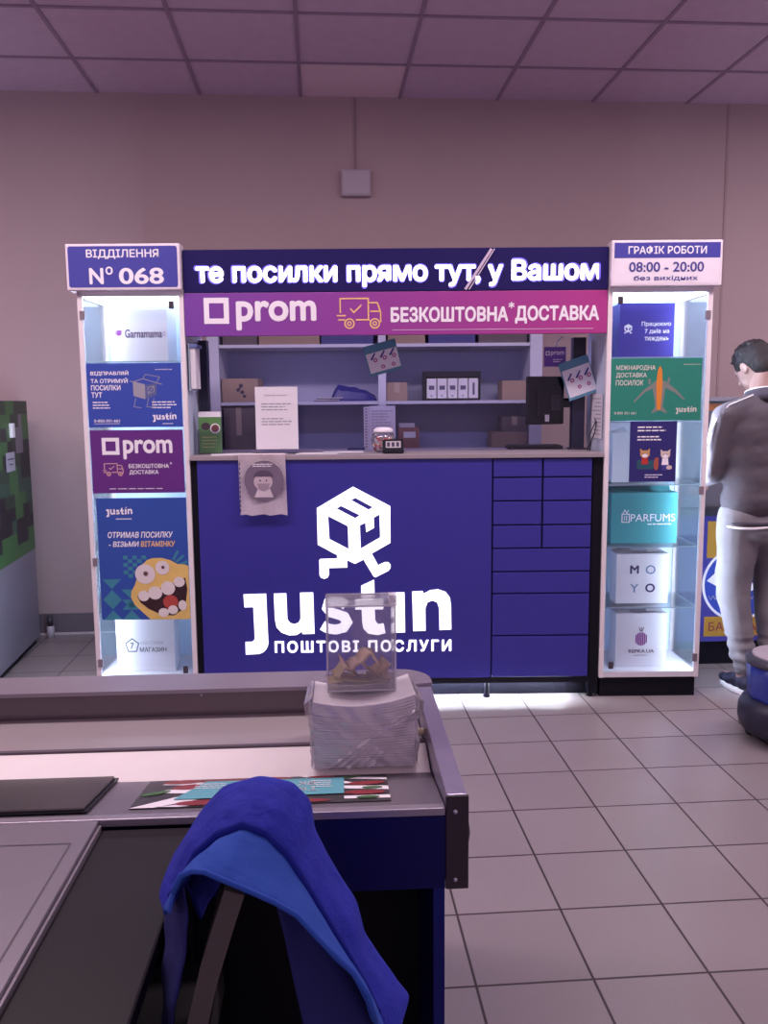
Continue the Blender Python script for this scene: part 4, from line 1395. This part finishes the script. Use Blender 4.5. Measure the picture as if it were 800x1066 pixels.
# wrapped paper bundle
E = dthing('paper_bundle', 'thick bundle of white leaflets wrapped in clear film on the desk', 'paper bundle', .048, 1.700, .6940, rx=-.11)
layers = 26
HS = .128
rr = random.Random(11)
bm = NB()
for i in range(layers):
    zz = i * HS / layers
    ox, oy = rr.uniform(-.002, .002), rr.uniform(-.0012, .0012)
    hw, dd = .104 + .004 * i / layers + rr.uniform(-.001, .001), .205
    n = 12
    top = []
    for e, th in ((0, 0), (1, HS / layers - .00025)):
        row = []
        for j in (0, 1):
            for k in range(n + 1):
                u = k / n * 2 - 1
                sag = (.018 * u * u + .006 * u) * (i / layers) ** 1.5
                row.append(bm.verts.new((u * hw + ox, j * dd + oy, zz + th + sag)))
        top.append(row)
    a, b = top
    m1 = n + 1
    for k in range(n):
        bm.faces.new((a[k], a[k + 1], b[k + 1], b[k]))
        bm.faces.new((a[m1 + k + 1], a[m1 + k], b[m1 + k], b[m1 + k + 1]))
        bm.faces.new((b[k], b[k + 1], b[m1 + k + 1], b[m1 + k]))
        bm.faces.new((a[k + 1], a[k], a[m1 + k], a[m1 + k + 1]))
    bm.faces.new((a[0], b[0], b[m1], a[m1])); bm.faces.new((a[n], a[m1 + n], b[m1 + n], b[n]))
bmesh.ops.recalc_face_normals(bm, faces=bm.faces[:])
mk('leaflets', bm, mat('leaflet_paper', (.66, .60, .66), .6, var=.06, scale=40), E)
# film: closed wrap with creases
bm = NB()
nu, nv = 176, 44
ring = []
for j in range(nv + 1):
    v = j / nv
    row = []
    for i in range(nu):
        a = i / nu * 4
        s, t = int(a), a % 1
        hw, d0, d1 = .110 + .005 * v, -.007, .212
        x, y = [(-hw + 2 * hw * t, d0), (hw, d0 + (d1 - d0) * t), (hw - 2 * hw * t, d1), (-hw, d1 - (d1 - d0) * t)][s]
        u = x / hw
        z = v * (HS + .003) + (.018 * u * u + .006 * u) * v ** 2.5
        n = noise.noise(Vector((x * 34 + z * 34, y * 20, z * 26))) * .0045 + abs(noise.noise(Vector((x * 60 + z * 60, y * 60, z * 9)))) * .003
        if s == 0 or s == 2:
            n += .0055 * sum(max(0, 1 - abs((x - .085 + (q * .012 - .03)) * .62 + (HS - z) * (.50 + q * .11) - .008 * q) / .0032) for q in range(5)) if z < HS * .97 else 0
        dx, dy = ((0, -1), (1, 0), (0, 1), (-1, 0))[s]
        row.append(bm.verts.new((x + dx * n, y + dy * n, z)))
    ring.append(row)
for j in range(nv):
    for i in range(nu):
        bm.faces.new((ring[j][i], ring[j][(i + 1) % nu], ring[j + 1][(i + 1) % nu], ring[j + 1][i]))
for f in bm.faces:
    f.smooth = True
mk('plastic_film', bm, M_FILM, E)
bm = NB()
for sx in (-1, 1):
    pts = [(sx * .108, 0, HS + .018), (sx * .126, -.004, HS + .008), (sx * .122, .0, HS - .02), (sx * .112, .0, HS - .03)]
    pts2 = [(sx * .108, .2, HS + .018), (sx * .124, .2, HS + .002), (sx * .120, .2, HS - .022), (sx * .113, .2, HS - .03)]
    A = [bm.verts.new(p) for p in pts]; B = [bm.verts.new(p) for p in pts2]
    for k in range(3):
        bm.faces.new((A[k], A[k + 1], B[k + 1], B[k]))
mk('film_flap', bm, M_FILM, E)

# donation box
BX0, BX1, BY0, BY1, BZ0, BZ1 = -.029, .120, 1.795, 1.910, .8260, 1.015
E = dthing('collection_box', 'clear scuffed acrylic collection box standing on the paper bundle', 'collection box', 0, 0, 0)
t = .003
bm = NB()
for a in ((BX0, BX1, BY0, BY0 + t, BZ0, BZ1), (BX0, BX1, BY1 - t, BY1, BZ0, BZ1), (BX0, BX0 + t, BY0 + t, BY1 - t, BZ0, BZ1), (BX1 - t, BX1, BY0 + t, BY1 - t, BZ0, BZ1), (BX0, BX1, BY0, BY1, BZ0 - .003, BZ0)):
    box(bm, *a)
mk('walls', bm, M_BOXACR, E)
bm = NB()
xm, ym = (BX0 + BX1) / 2, (BY0 + BY1) / 2
for a in ((BX0 - .003, xm - .03, BY0 - .002, BY1 + .002), (xm + .03, BX1 + .003, BY0 - .002, BY1 + .002), (xm - .03, xm + .03, BY0 - .002, ym - .003), (xm - .03, xm + .03, ym + .003, BY1 + .002)):
    box(bm, *a, BZ1 + .0003, BZ1 + .0035)
mk('slotted_lid', bm, M_BOXACR, E)
bm = NB()
w_ = .0016
for x in (BX0, BX1):
    for y in (BY0, BY1):
        box(bm, x - w_, x + w_, y - w_, y + w_, BZ0, BZ1)
for z in (BZ0 + .001, BZ1):
    box(bm, BX0, BX1, BY0 - w_, BY0 + w_, z - w_, z + w_); box(bm, BX0, BX1, BY1 - w_, BY1 + w_, z - w_, z + w_)
mk('glued_edges', bm, M_BOXEDGE, E)
bm = NB(); box(bm, BX1 - .012, BX1 + .004, BY0 + .02, BY0 + .05, BZ1 + .002, BZ1 + .018); mk('broken_corner', bm, M_BOXEDGE, E)
# banknotes
NOTE = [mat('note_%d' % i, c, .7, var=.12, scale=60) for i, c in enumerate(((.92, .72, .55), (.95, .80, .42), (.80, .66, .56), (.62, .52, .50)))]
nl = ['crumpled tan banknote on top of the money in the box', 'folded yellowish banknote at left in the collection box', 'creased brown banknote in the middle of the box', 'greyish banknote leaning at right in the box', 'flat banknote on the right of the box floor', 'flat yellowish banknote on the box floor at left', 'banknote lying flat beneath the folded ones', 'lowest flat banknote in the collection box']
rr = random.Random(5)
for i in range(8):
    if i < 4:
        cx, cz, amp = ((.040, .052, .020), (.010, .030, .012), (.058, .038, .016), (.083, .030, .014))[i]
    else:
        cx, cz, amp = ((.086, .014, .004), (.02, .010, .003), (.06, .0075, .002), (.045, .004, .001))[i - 4]
    E = dthing('banknote', nl[i], 'banknote', cx, ym, BZ0 + .0015, yaw=0, group='banknotes in the collection box')
    bm = NB()
    nn, mm = 14, 8
    lx, ly = (.088, .062) if i < 4 else (.105, .06)
    if cx > .07 or cx < .02:
        lx = .055
    ang = rr.uniform(-.35, .35) if i < 4 else rr.uniform(-.1, .1)
    g = []
    for b in range(mm + 1):
        row = []
        for a in range(nn + 1):
            u, v = a / nn - .5, b / mm - .5
            x, y = u * lx, v * ly
            z = cz + amp * math.sin(u * 7 + i * 1.7) * (1 - .3 * abs(v)) + amp * .8 * noise.noise(Vector((u * 4 + i * 9, v * 4, i)))
            z = min(max(z, .001 + .0008 * (8 - i)), .085)
            row.append(bm.verts.new((x * math.cos(ang) - y * math.sin(ang), x * math.sin(ang) + y * math.cos(ang), z)))
        g.append(row)
    for b in range(mm):
        for a in range(nn):
            f = bm.faces.new((g[b][a], g[b][a + 1], g[b + 1][a + 1], g[b + 1][a])); f.smooth = True
    bmesh.ops.solidify(bm, geom=bm.faces[:], thickness=.0006)
    mk('note', bm, NOTE[(0, 1, 0, 2, 3, 1, 2, 3)[i]], E)

# ---------------------------------------------------------------- chair and jacket (desk frame)
E = dthing('office_chair', 'black chair seen from its side, back edge trimmed in grey fabric', 'chair', -.30, 1.06, 0)
M_CHAIR = mat('black_fabric', (.010, .009, .012), .9, bump=.2, bscale=300)
M_TRIM = mat('grey_fabric_edge', (.085, .068, .072), .9, var=.12, scale=200, bump=.3, bscale=400)
curve = [(.078, .50), (.092, .58), (.109, .66), (.131, .75), (.153, .82), (.167, .862)]


def back_slab(y0, y1, th, off=0):
    bm = NB()
    L, R = [], []
    for i, (x, z) in enumerate(curve):
        a = Vector(curve[max(0, i - 1)]); b = Vector(curve[min(len(curve) - 1, i + 1)])
        d = (b - a).normalized(); nn = Vector((d.y, -d.x))
        L.append((x - nn.x * th / 2, z - nn.y * th / 2)); R.append((x + nn.x * th / 2, z + nn.y * th / 2))
    A = [bm.verts.new((p[0], y0, p[1])) for p in L] + []
    B = [bm.verts.new((p[0], y0, p[1])) for p in R]
    Cc = [bm.verts.new((p[0], y1, p[1])) for p in L]
    Dd = [bm.verts.new((p[0], y1, p[1])) for p in R]
    for i in range(len(curve) - 1):
        bm.faces.new((A[i], B[i], B[i + 1], A[i + 1])); bm.faces.new((Cc[i + 1], Dd[i + 1], Dd[i], Cc[i]))
        bm.faces.new((A[i], A[i + 1], Cc[i + 1], Cc[i])); bm.faces.new((B[i + 1], B[i], Dd[i], Dd[i + 1]))
    bm.faces.new((A[0], Cc[0], Dd[0], B[0])); bm.faces.new((A[-1], B[-1], Dd[-1], Cc[-1]))
    bmesh.ops.recalc_face_normals(bm, faces=bm.faces[:])
    return bm


bm = back_slab(-.085, -.060, .025); mk('backrest_trim', bm, M_TRIM, E)
bm = back_slab(-.0595, .20, .025); mk('backrest', bm, M_CHAIR, E)
bm = NB(); box(bm, -.29, .09, -.09, .33, .42, .49, bev=.02); mk('seat', bm, M_CHAIR, E)
for x in (-.26, .06):
    for y in (-.06, .30):
        bm = NB(); tube(bm, [(x, y, .42), (x * 1.06, y * 1.06, 0)], .012, 10); mk('leg', bm, M_BLACKP, E)

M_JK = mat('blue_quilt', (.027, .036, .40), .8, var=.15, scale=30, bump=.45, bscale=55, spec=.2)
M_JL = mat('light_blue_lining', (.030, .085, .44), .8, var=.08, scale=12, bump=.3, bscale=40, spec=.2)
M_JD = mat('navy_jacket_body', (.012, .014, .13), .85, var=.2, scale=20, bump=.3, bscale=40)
# arches left to right: (x, z) at given desk depth
far = [(-.252, .795), (-.246, .812), (-.238, .83), (-.205, .885), (-.165, .93), (-.115, .945), (-.068, .935), (-.044, .905), (-.040, .865), (-.020, .815), (.016, .755), (.030, .70), (.065, .645), (.095, .60)]
seam = [(-.234, .80), (-.222, .822), (-.206, .845), (-.188, .880), (-.160, .905), (-.128, .917), (-.100, .905), (-.075, .878), (-.055, .842), (-.028, .790), (.001, .735), (.026, .685), (.042, .645), (.058, .600)]
hem = [(-.210, .850), (-.203, .875), (-.193, .897), (-.180, .903), (-.164, .903), (-.142, .893), (-.113, .878), (-.083, .860), (-.057, .840), (-.032, .808), (-.012, .787), (.010, .765), (.028, .735), (.036, .70)]


def loft(rows, m, nm, parent, th=.006, sub=1, wr=.003, seed=0):
    bm = NB()
    vv = []
    for (pts, y, dy) in rows:
        vv.append([bm.verts.new((p[0], y + dy * math.sin(k * .9), p[1])) for k, p in enumerate(pts)])
    for a in range(len(vv) - 1):
        for k in range(len(vv[a]) - 1):
            bm.faces.new((vv[a][k], vv[a][k + 1], vv[a + 1][k + 1], vv[a + 1][k]))
    bmesh.ops.subdivide_edges(bm, edges=bm.edges[:], cuts=3, use_grid_fill=True, smooth=.15)
    bm.normal_update()
    for v in bm.verts:
        n = noise.noise(v.co * 26 + Vector((seed, 0, 0))) + .6 * noise.noise(Vector((v.co.x * 70, v.co.y * 18 + seed, v.co.z * 30)))
        v.co += v.normal * n * wr
    bmesh.ops.recalc_face_normals(bm, faces=bm.faces[:])
    bmesh.ops.solidify(bm, geom=bm.faces[:], thickness=th)
    o = mk(nm, bm, m, parent, smooth=True)
    md = o.modifiers.new('soft', 'SUBSURF')
    md.levels = md.render_levels = 1
    return o


def mid(a, b, t, bulge=0):
    out = []
    for p, q in zip(a, b):
        x, z = p[0] + (q[0] - p[0]) * t, p[1] + (q[1] - p[1]) * t
        c = Vector((x + .11, z - .70))
        c = c.normalized() * bulge
        out.append((x + c.x, z + c.y))
    return out


J = dthing('blue_jacket', 'blue quilted jacket with lighter blue lining draped over the chair back', 'jacket', 0, 0, 0)
back = [(p[0] - .004 * (1 if p[0] > -.11 else -1), p[1] - .09) for p in far]
back2 = [(p[0] - .008 * (1 if p[0] > -.11 else -1), p[1] - .20) for p in far]
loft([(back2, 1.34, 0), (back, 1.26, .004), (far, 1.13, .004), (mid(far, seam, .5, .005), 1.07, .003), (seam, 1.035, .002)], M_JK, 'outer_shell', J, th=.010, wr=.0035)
loft([(seam, 1.033, .002), (mid(seam, hem, .5, .004), 1.0, .003), (hem, .955, .004)], M_JL, 'lining_flap', J, th=.005, wr=.003, seed=4)
# rolled hem along the edge of the lining
bm = NB(); tube(bm, [(p[0], .955 + .004 * math.sin(k * .9), p[1]) for k, p in enumerate(hem)][1:], .0035, 8); mk('hem_seam', bm, M_JL, J)
bm = NB(); tube(bm, [(p[0] , 1.034 , p[1]+.002) for k, p in enumerate(seam)][1:-1], .0055, 8); mk('collar_seam', bm, mat('seam_blue', (.015, .022, .25), .9, spec=.1), J)
# hanging body of the jacket under the arch
L = [[(-.236, .80), (-.244, .77), (-.252, .70), (-.256, .63), (-.256, .56)], [(-.206, .850), (-.200, .80), (-.208, .74), (-.226, .67), (-.235, .56)]]
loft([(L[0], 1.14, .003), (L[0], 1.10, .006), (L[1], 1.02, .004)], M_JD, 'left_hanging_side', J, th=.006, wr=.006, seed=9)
R_ = [(-.060, .87), (-.030, .80), (.005, .74), (.035, .68), (.070, .60), (.105, .50), (.115, .40)]
R2 = [(-.075, .86), (-.050, .79), (-.020, .72), (.012, .66), (.040, .58), (.06, .50), (.07, .40)]
R3 = [(-.098, .85), (-.085, .78), (-.070, .70), (-.055, .62), (-.045, .55), (-.04, .48), (-.035, .40)]
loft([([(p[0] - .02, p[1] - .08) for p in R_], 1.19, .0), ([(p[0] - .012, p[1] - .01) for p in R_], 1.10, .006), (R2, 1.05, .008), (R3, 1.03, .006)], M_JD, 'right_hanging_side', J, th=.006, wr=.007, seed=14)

# ---------------------------------------------------------------- drum-shaped machine at right
E = thing('drum_vacuum', 'blue ribbed drum on a dark bumper base at the right frame edge', 'vacuum cleaner', (1.965, 3.36, 0))
bm = NB(); lathe(bm, [(.14, .03), (.165, .04), (.185, .065), (.192, .10), (.190, .15), (.175, .18), (.155, .19)], seg=40); mk('bumper_base', bm, mat('dark_rubber', (.018, .016, .04), .45), E)
bm = NB()
prof = []
n = 48
zs = [(.150, .185), (.152, .20), (.156, .24), (.160, .30), (.160, .335)]
rings = []
for r, z in zs:
    rings.append([bm.verts.new(((r + .004 * math.cos(k * 2 * PI / n * 12)) * math.cos(2 * PI * k / n), (r + .004 * math.cos(k * 2 * PI / n * 12)) * math.sin(2 * PI * k / n), z)) for k in range(n)])
for i in range(len(rings) - 1):
    for k in range(n):
        f = bm.faces.new((rings[i][k], rings[i][(k + 1) % n], rings[i + 1][(k + 1) % n], rings[i + 1][k])); f.smooth = True
bm.faces.new(list(reversed(rings[0]))); bm.faces.new(rings[-1])
mk('drum', bm, mat('drum_blue', (.02, .04, .33), .3, coat=.3), E)
bm = NB(); lathe(bm, [(.166, .3355), (.170, .345), (.168, .362), (.150, .370)], seg=40); mk('rim', bm, mat('rim_dark', (.05, .045, .07), .4), E)
bm = NB(); lathe(bm, [(.147, .3705), (.140, .378), (.06, .384), (.01, .385)], seg=40); mk('lid', bm, mat('lid_grey', (.42, .36, .42), .5), E)
for a in range(4):
    an = PI / 4 + a * PI / 2 + .3
    bm = NB(); lathe(bm, [(.006, -.012), (.022, -.010), (.024, 0), (.022, .010), (.006, .012)], seg=16)
    bmesh.ops.transform(bm, matrix=Matrix.Translation((.135 * math.cos(an), .135 * math.sin(an), .0245)) @ Matrix.Rotation(PI / 2, 4, 'X'), verts=bm.verts[:]); mk('castor', bm, M_BLACKP, E)

# ---------------------------------------------------------------- person
PX, PY = 2.120, 3.97
P = thing('person', 'person with short dark hair in grey sweatshirt and light joggers, back turned', 'person', (PX, PY, 0), .12)


def remesh(bm, m, name, parent, vox=.008, smooth=6, post=None):
    me = bpy.data.meshes.new('tmp'); bm.to_mesh(me); bm.free()
    o = bpy.data.objects.new('tmp', me); COL.objects.link(o)
    md = o.modifiers.new('r', 'REMESH'); md.mode = 'VOXEL'; md.voxel_size = vox; md.use_smooth_shade = True
    ms = o.modifiers.new('s', 'SMOOTH'); ms.factor = .5; ms.iterations = smooth
    bpy.context.view_layer.update()
    dg = bpy.context.evaluated_depsgraph_get()
    me2 = bpy.data.meshes.new_from_object(o.evaluated_get(dg))
    bpy.data.objects.remove(o)
    if post:
        for v in me2.vertices:
            v.co = post(v.co.copy(), v.normal.copy())
    me2.materials.clear(); me2.materials.append(m)
    for p in me2.polygons:
        p.use_smooth = True; p.material_index = 0
    me2.name = name
    q = bpy.data.objects.new(name, me2); COL.objects.link(q); q.parent = parent
    return q


M_SKIN = mat('skin', (.36, .21, .19), .55, var=.06)
HC = Vector((.002, .078, 1.606))
HR = Matrix.Rotation(.22, 3, 'Z') @ Matrix.Rotation(-.62, 3, 'X')   # turned left, bowed


def hp(x, y, z):
    return HC + HR @ Vector((x, y, z))


SH = {-1: Vector((-.185, .0, 1.365)), 1: Vector((.185, .0, 1.365))}
EL = {-1: Vector((-.232, .03, 1.10)), 1: Vector((.235, .03, 1.10))}
WR = {-1: Vector((-.17, .24, 1.03)), 1: Vector((.14, .25, 1.05))}
HIP = {-1: Vector((-.095, 0, .90)), 1: Vector((.095, 0, .90))}
KN = {-1: Vector((-.092, .03, .50)), 1: Vector((.110, .03, .50))}
AN = {-1: Vector((-.045, -.02, .09)), 1: Vector((.115, -.02, .09))}
bm = NB()
ball(bm, HC, 1, sc=(.076, .092, .100), M=HR)
ball(bm, hp(0, .032, -.055), 1, sc=(.058, .058, .058), M=HR)      # jaw
ball(bm, hp(0, .075, -.085), 1, sc=(.024, .02, .018), M=HR)         # chin
capsule(bm, hp(0, .092, .012), hp(0, .110, -.022), .008, .013)      # nose
ball(bm, hp(0, .088, -.052), 1, seg=10, sc=(.024, .01, .008), M=HR)  # lips
for s in (-1, 1):
    ball(bm, hp(s * .030, .078, .012), 1, seg=10, sc=(.016, .012, .010), M=HR)
    ball(bm, hp(s * .080, -.005, -.012), 1, seg=10, sc=(.010, .020, .032), M=HR)  # ears
    capsule(bm, hp(s * .012, .086, .026), hp(s * .046, .074, .028), .007, .006)
capsule(bm, (0, .0, 1.40), hp(0, -.03, -.06), .062, .056)
# trunk
for z, rx, ry, y in ((1.34, .165, .095, .0), (1.22, .155, .10, .005), (1.08, .135, .09, .005), (.96, .150, .10, 0), (.90, .155, .105, 0)):
    ball(bm, (0, y, z), 1, sc=(rx, ry, .11))
for s in (-1, 1):
    capsule(bm, (s * .03, 0, 1.42), SH[s], .05, .055)
    capsule(bm, SH[s], EL[s], .050, .038)
    capsule(bm, EL[s], WR[s], .038, .026)
    capsule(bm, HIP[s], KN[s], .082, .052)
    capsule(bm, KN[s], AN[s], .052, .036)
    capsule(bm, AN[s] + Vector((0, -.02, -.035)), AN[s] + Vector((0, .15, -.05)), .034, .026)
    # hand: palm, four unequal fingers and a thumb, reaching to the keys
    d = (WR[s] - EL[s]).normalized()
    side = d.cross(Vector((0, 0, 1))).normalized() * s
    up = side.cross(d).normalized() * s
    pc = WR[s] + d * .045
    Mp = Matrix((side, d, up)).transposed()
    ball(bm, pc, 1, sc=(.038, .048, .017), M=Mp)
    for k, ln in enumerate((.068, .076, .071, .056)):
        b0 = pc + side * ((1.5 - k) * .019 * -1) + d * .038
        b1 = b0 + d * ln * .5 + Vector((0, 0, -.010))
        b2 = b1 + d * ln * .4 + Vector((0, 0, -.026))
        capsule(bm, b0, b1, .0092, .0085, 3); capsule(bm, b1, b2, .0085, .0075, 3)
    t0 = pc - side * .026 - d * .02
    t1 = t0 - side * .028 + d * .028 + Vector((0, 0, -.006)); t2 = t1 + d * .030 - side * .004 + Vector((0, 0, -.012))
    capsule(bm, t0, t1, .013, .011, 3); capsule(bm, t1, t2, .011, .009, 3)
remesh(bm, M_SKIN, 'body', P, .0055, 3)
# hair
bm = NB()
ball(bm, hp(0, -.014, .026), 1, sc=(.087, .100, .093), M=HR)
ball(bm, hp(0, -.050, -.020), 1, sc=(.074, .055, .078), M=HR)
rr = random.Random(2)
for k in range(150):
    a, b = rr.uniform(0, 2 * PI), rr.uniform(.0, 1.15)
    dv = Vector((math.sin(b) * math.cos(a) * .086, math.sin(b) * math.sin(a) * .098 - .014, math.cos(b) * .092 + .026))
    p0 = hp(*dv)
    tip = hp(*(dv * 1.11 + Vector((rr.uniform(-.01, .01), rr.uniform(-.006, .012), -.004))))
    capsule(bm, p0, tip, .010, .004, 2)


def hairpost(co, n):
    return co + n * .0025 * noise.noise(co * 120)


remesh(bm, mat('dark_hair', (.012, .007, .010), .55, var=.4, scale=120, bump=.5, bscale=250), 'hair', P, .0055, 1, hairpost)
for s in (-1, 1):
    bm = NB(); ball(bm, hp(s * .030, .086, .010), 1, seg=10, sc=(.0085, .005, .006), M=HR)
    mk('eye', bm, mat('eye_dark', (.05, .03, .03), .2), P)
# sweatshirt
M_SW = mat('grey_sweatshirt', (.095, .078, .098), .9, var=.12, scale=150, bump=.2, bscale=300)
M_SWD = mat('charcoal_rib', (.065, .055, .08), .9)
bm = NB()
for z, rx, ry, y in ((1.36, .170, .105, -.005), (1.28, .190, .125, .0), (1.18, .190, .13, .0), (1.08, .185, .13, .0), (.98, .182, .132, .0), (.92, .172, .125, .0)):
    ball(bm, (0, y, z), 1, sc=(rx, ry, .135 if z > .95 and z < 1.3 else .085))
for s in (-1, 1):
    capsule(bm, (s * .05, -.01, 1.415), SH[s] + Vector((s * .005, 0, .002)), .062, .068)
    capsule(bm, SH[s] + Vector((s * .005, 0, 0)), EL[s], .070, .058)
    capsule(bm, EL[s], WR[s] - (WR[s] - EL[s]) * .12, .058, .042)


def swpost(co, n):
    k = noise.noise(Vector((co.x * 7, co.y * 7, co.z * 6))) * .009 + noise.noise(co * 30) * .003
    if co.z < 1.0:
        k += .006 * math.sin((1.0 - co.z) * 40)
    co = co + n * k
    if co.z < .852:
        co.z = .852
    return co


remesh(bm, M_SW, 'sweatshirt', P, .009, 22, swpost)
bm = NB(); 
ringp = [(.182 * math.cos(a), .132 * math.sin(a), .862) for a in [2 * PI * k / 40 for k in range(41)]]
tube(bm, ringp, .010, 8, caps=False); mk('sweatshirt_hem', bm, M_SWD, P)
bm = NB(); tube(bm, [(.186 * math.cos(a), .136 * math.sin(a), .850 - .010 * math.sin(2 * a)) for a in [2 * PI * k / 40 for k in range(41)]], .006, 8, caps=False); mk('white_shirt_hem', bm, M_PW, P)
bm = NB(); lathe(bm, [(.088, 0), (.082, .03), (.072, .062), (.066, .062), (.072, .03), (.078, 0)], (0, .004, 1.43), 30)
bmesh.ops.rotate(bm, verts=bm.verts[:], cent=(0, 0, 1.44), matrix=Matrix.Rotation(-.25, 3, 'X')); mk('collar', bm, M_SWD, P)
bm = NB(); tube(bm, [(.070 * math.cos(a), .004 + .070 * math.sin(a), 1.4925) for a in [2 * PI * k / 30 for k in range(31)]], .0035, 6, caps=False)
bmesh.ops.rotate(bm, verts=bm.verts[:], cent=(0, 0, 1.44), matrix=Matrix.Rotation(-.25, 3, 'X')); mk('collar_piping', bm, M_PW, P)
for s in (-1, 1):
    bm = NB()
    tube(bm, [(s * .085, -.052, 1.470), (s * .14, -.050, 1.448), (s * .20, -.040, 1.424), (s * .245, -.025, 1.37), (s * .272, -.010, 1.30), (s * .286, .0, 1.22)], .0035, 6)
    mk('shoulder_piping', bm, M_PW, P)
# joggers
M_JG = mat('light_grey_joggers', (.21, .19, .215), .9, var=.10, scale=120, bump=.2, bscale=300)
bm = NB()
ball(bm, (0, 0, .90), 1, sc=(.165, .118, .09)); ball(bm, (0, -.015, .83), 1, sc=(.160, .118, .085))
for s in (-1, 1):
    capsule(bm, HIP[s] + Vector((0, 0, -.03)), KN[s], .104, .080)
    capsule(bm, KN[s], AN[s] + Vector((0, 0, .075)), .080, .058)
    ball(bm, AN[s] + Vector((0, 0, .085)), 1, sc=(.060, .060, .045))


def jgpost(co, n):
    k = noise.noise(Vector((co.x * 8, co.y * 8, co.z * 12))) * .010
    if co.z < .30:
        k += .005 * math.sin(co.z * 110)
    return co + n * k


remesh(bm, M_JG, 'joggers', P, .009, 5, jgpost)
for s in (-1, 1):
    bm = NB(); lathe(bm, [(.038, 0), (.042, .02), (.044, .045), (.048, .06)], (AN[s].x, AN[s].y, .098), 24); mk('jogger_cuff', bm, M_JG, P)
    bm = NB(); c = AN[s]
    for yy, rx, rz, zz in ((-.045, .036, .040, .055), (-.01, .040, .048, .060), (.04, .042, .040, .052), (.09, .045, .032, .045), (.135, .040, .026, .040)):
        ball(bm, (c.x + (yy * -.02), c.y + yy, zz), 1, sc=(rx, .045, rz))
    sh = remesh(bm, mat('navy_sneaker', (.014, .012, .04), .7, bump=.2, bscale=200), 'shoe', P, .006, 12)
    bm = NB()
    out = [(c.x + .044 * math.cos(a) * (1 + .12 * math.sin(a)), c.y + .045 + .135 * math.sin(a)) for a in [2 * PI * k / 28 for k in range(28)]]
    prism(bm, out, 'z', 0, .024); bmesh.ops.bevel(bm, geom=[e for e in bm.edges], offset=.004, segments=1, affect='EDGES')
    mk('white_sole', bm, M_PW, sh)
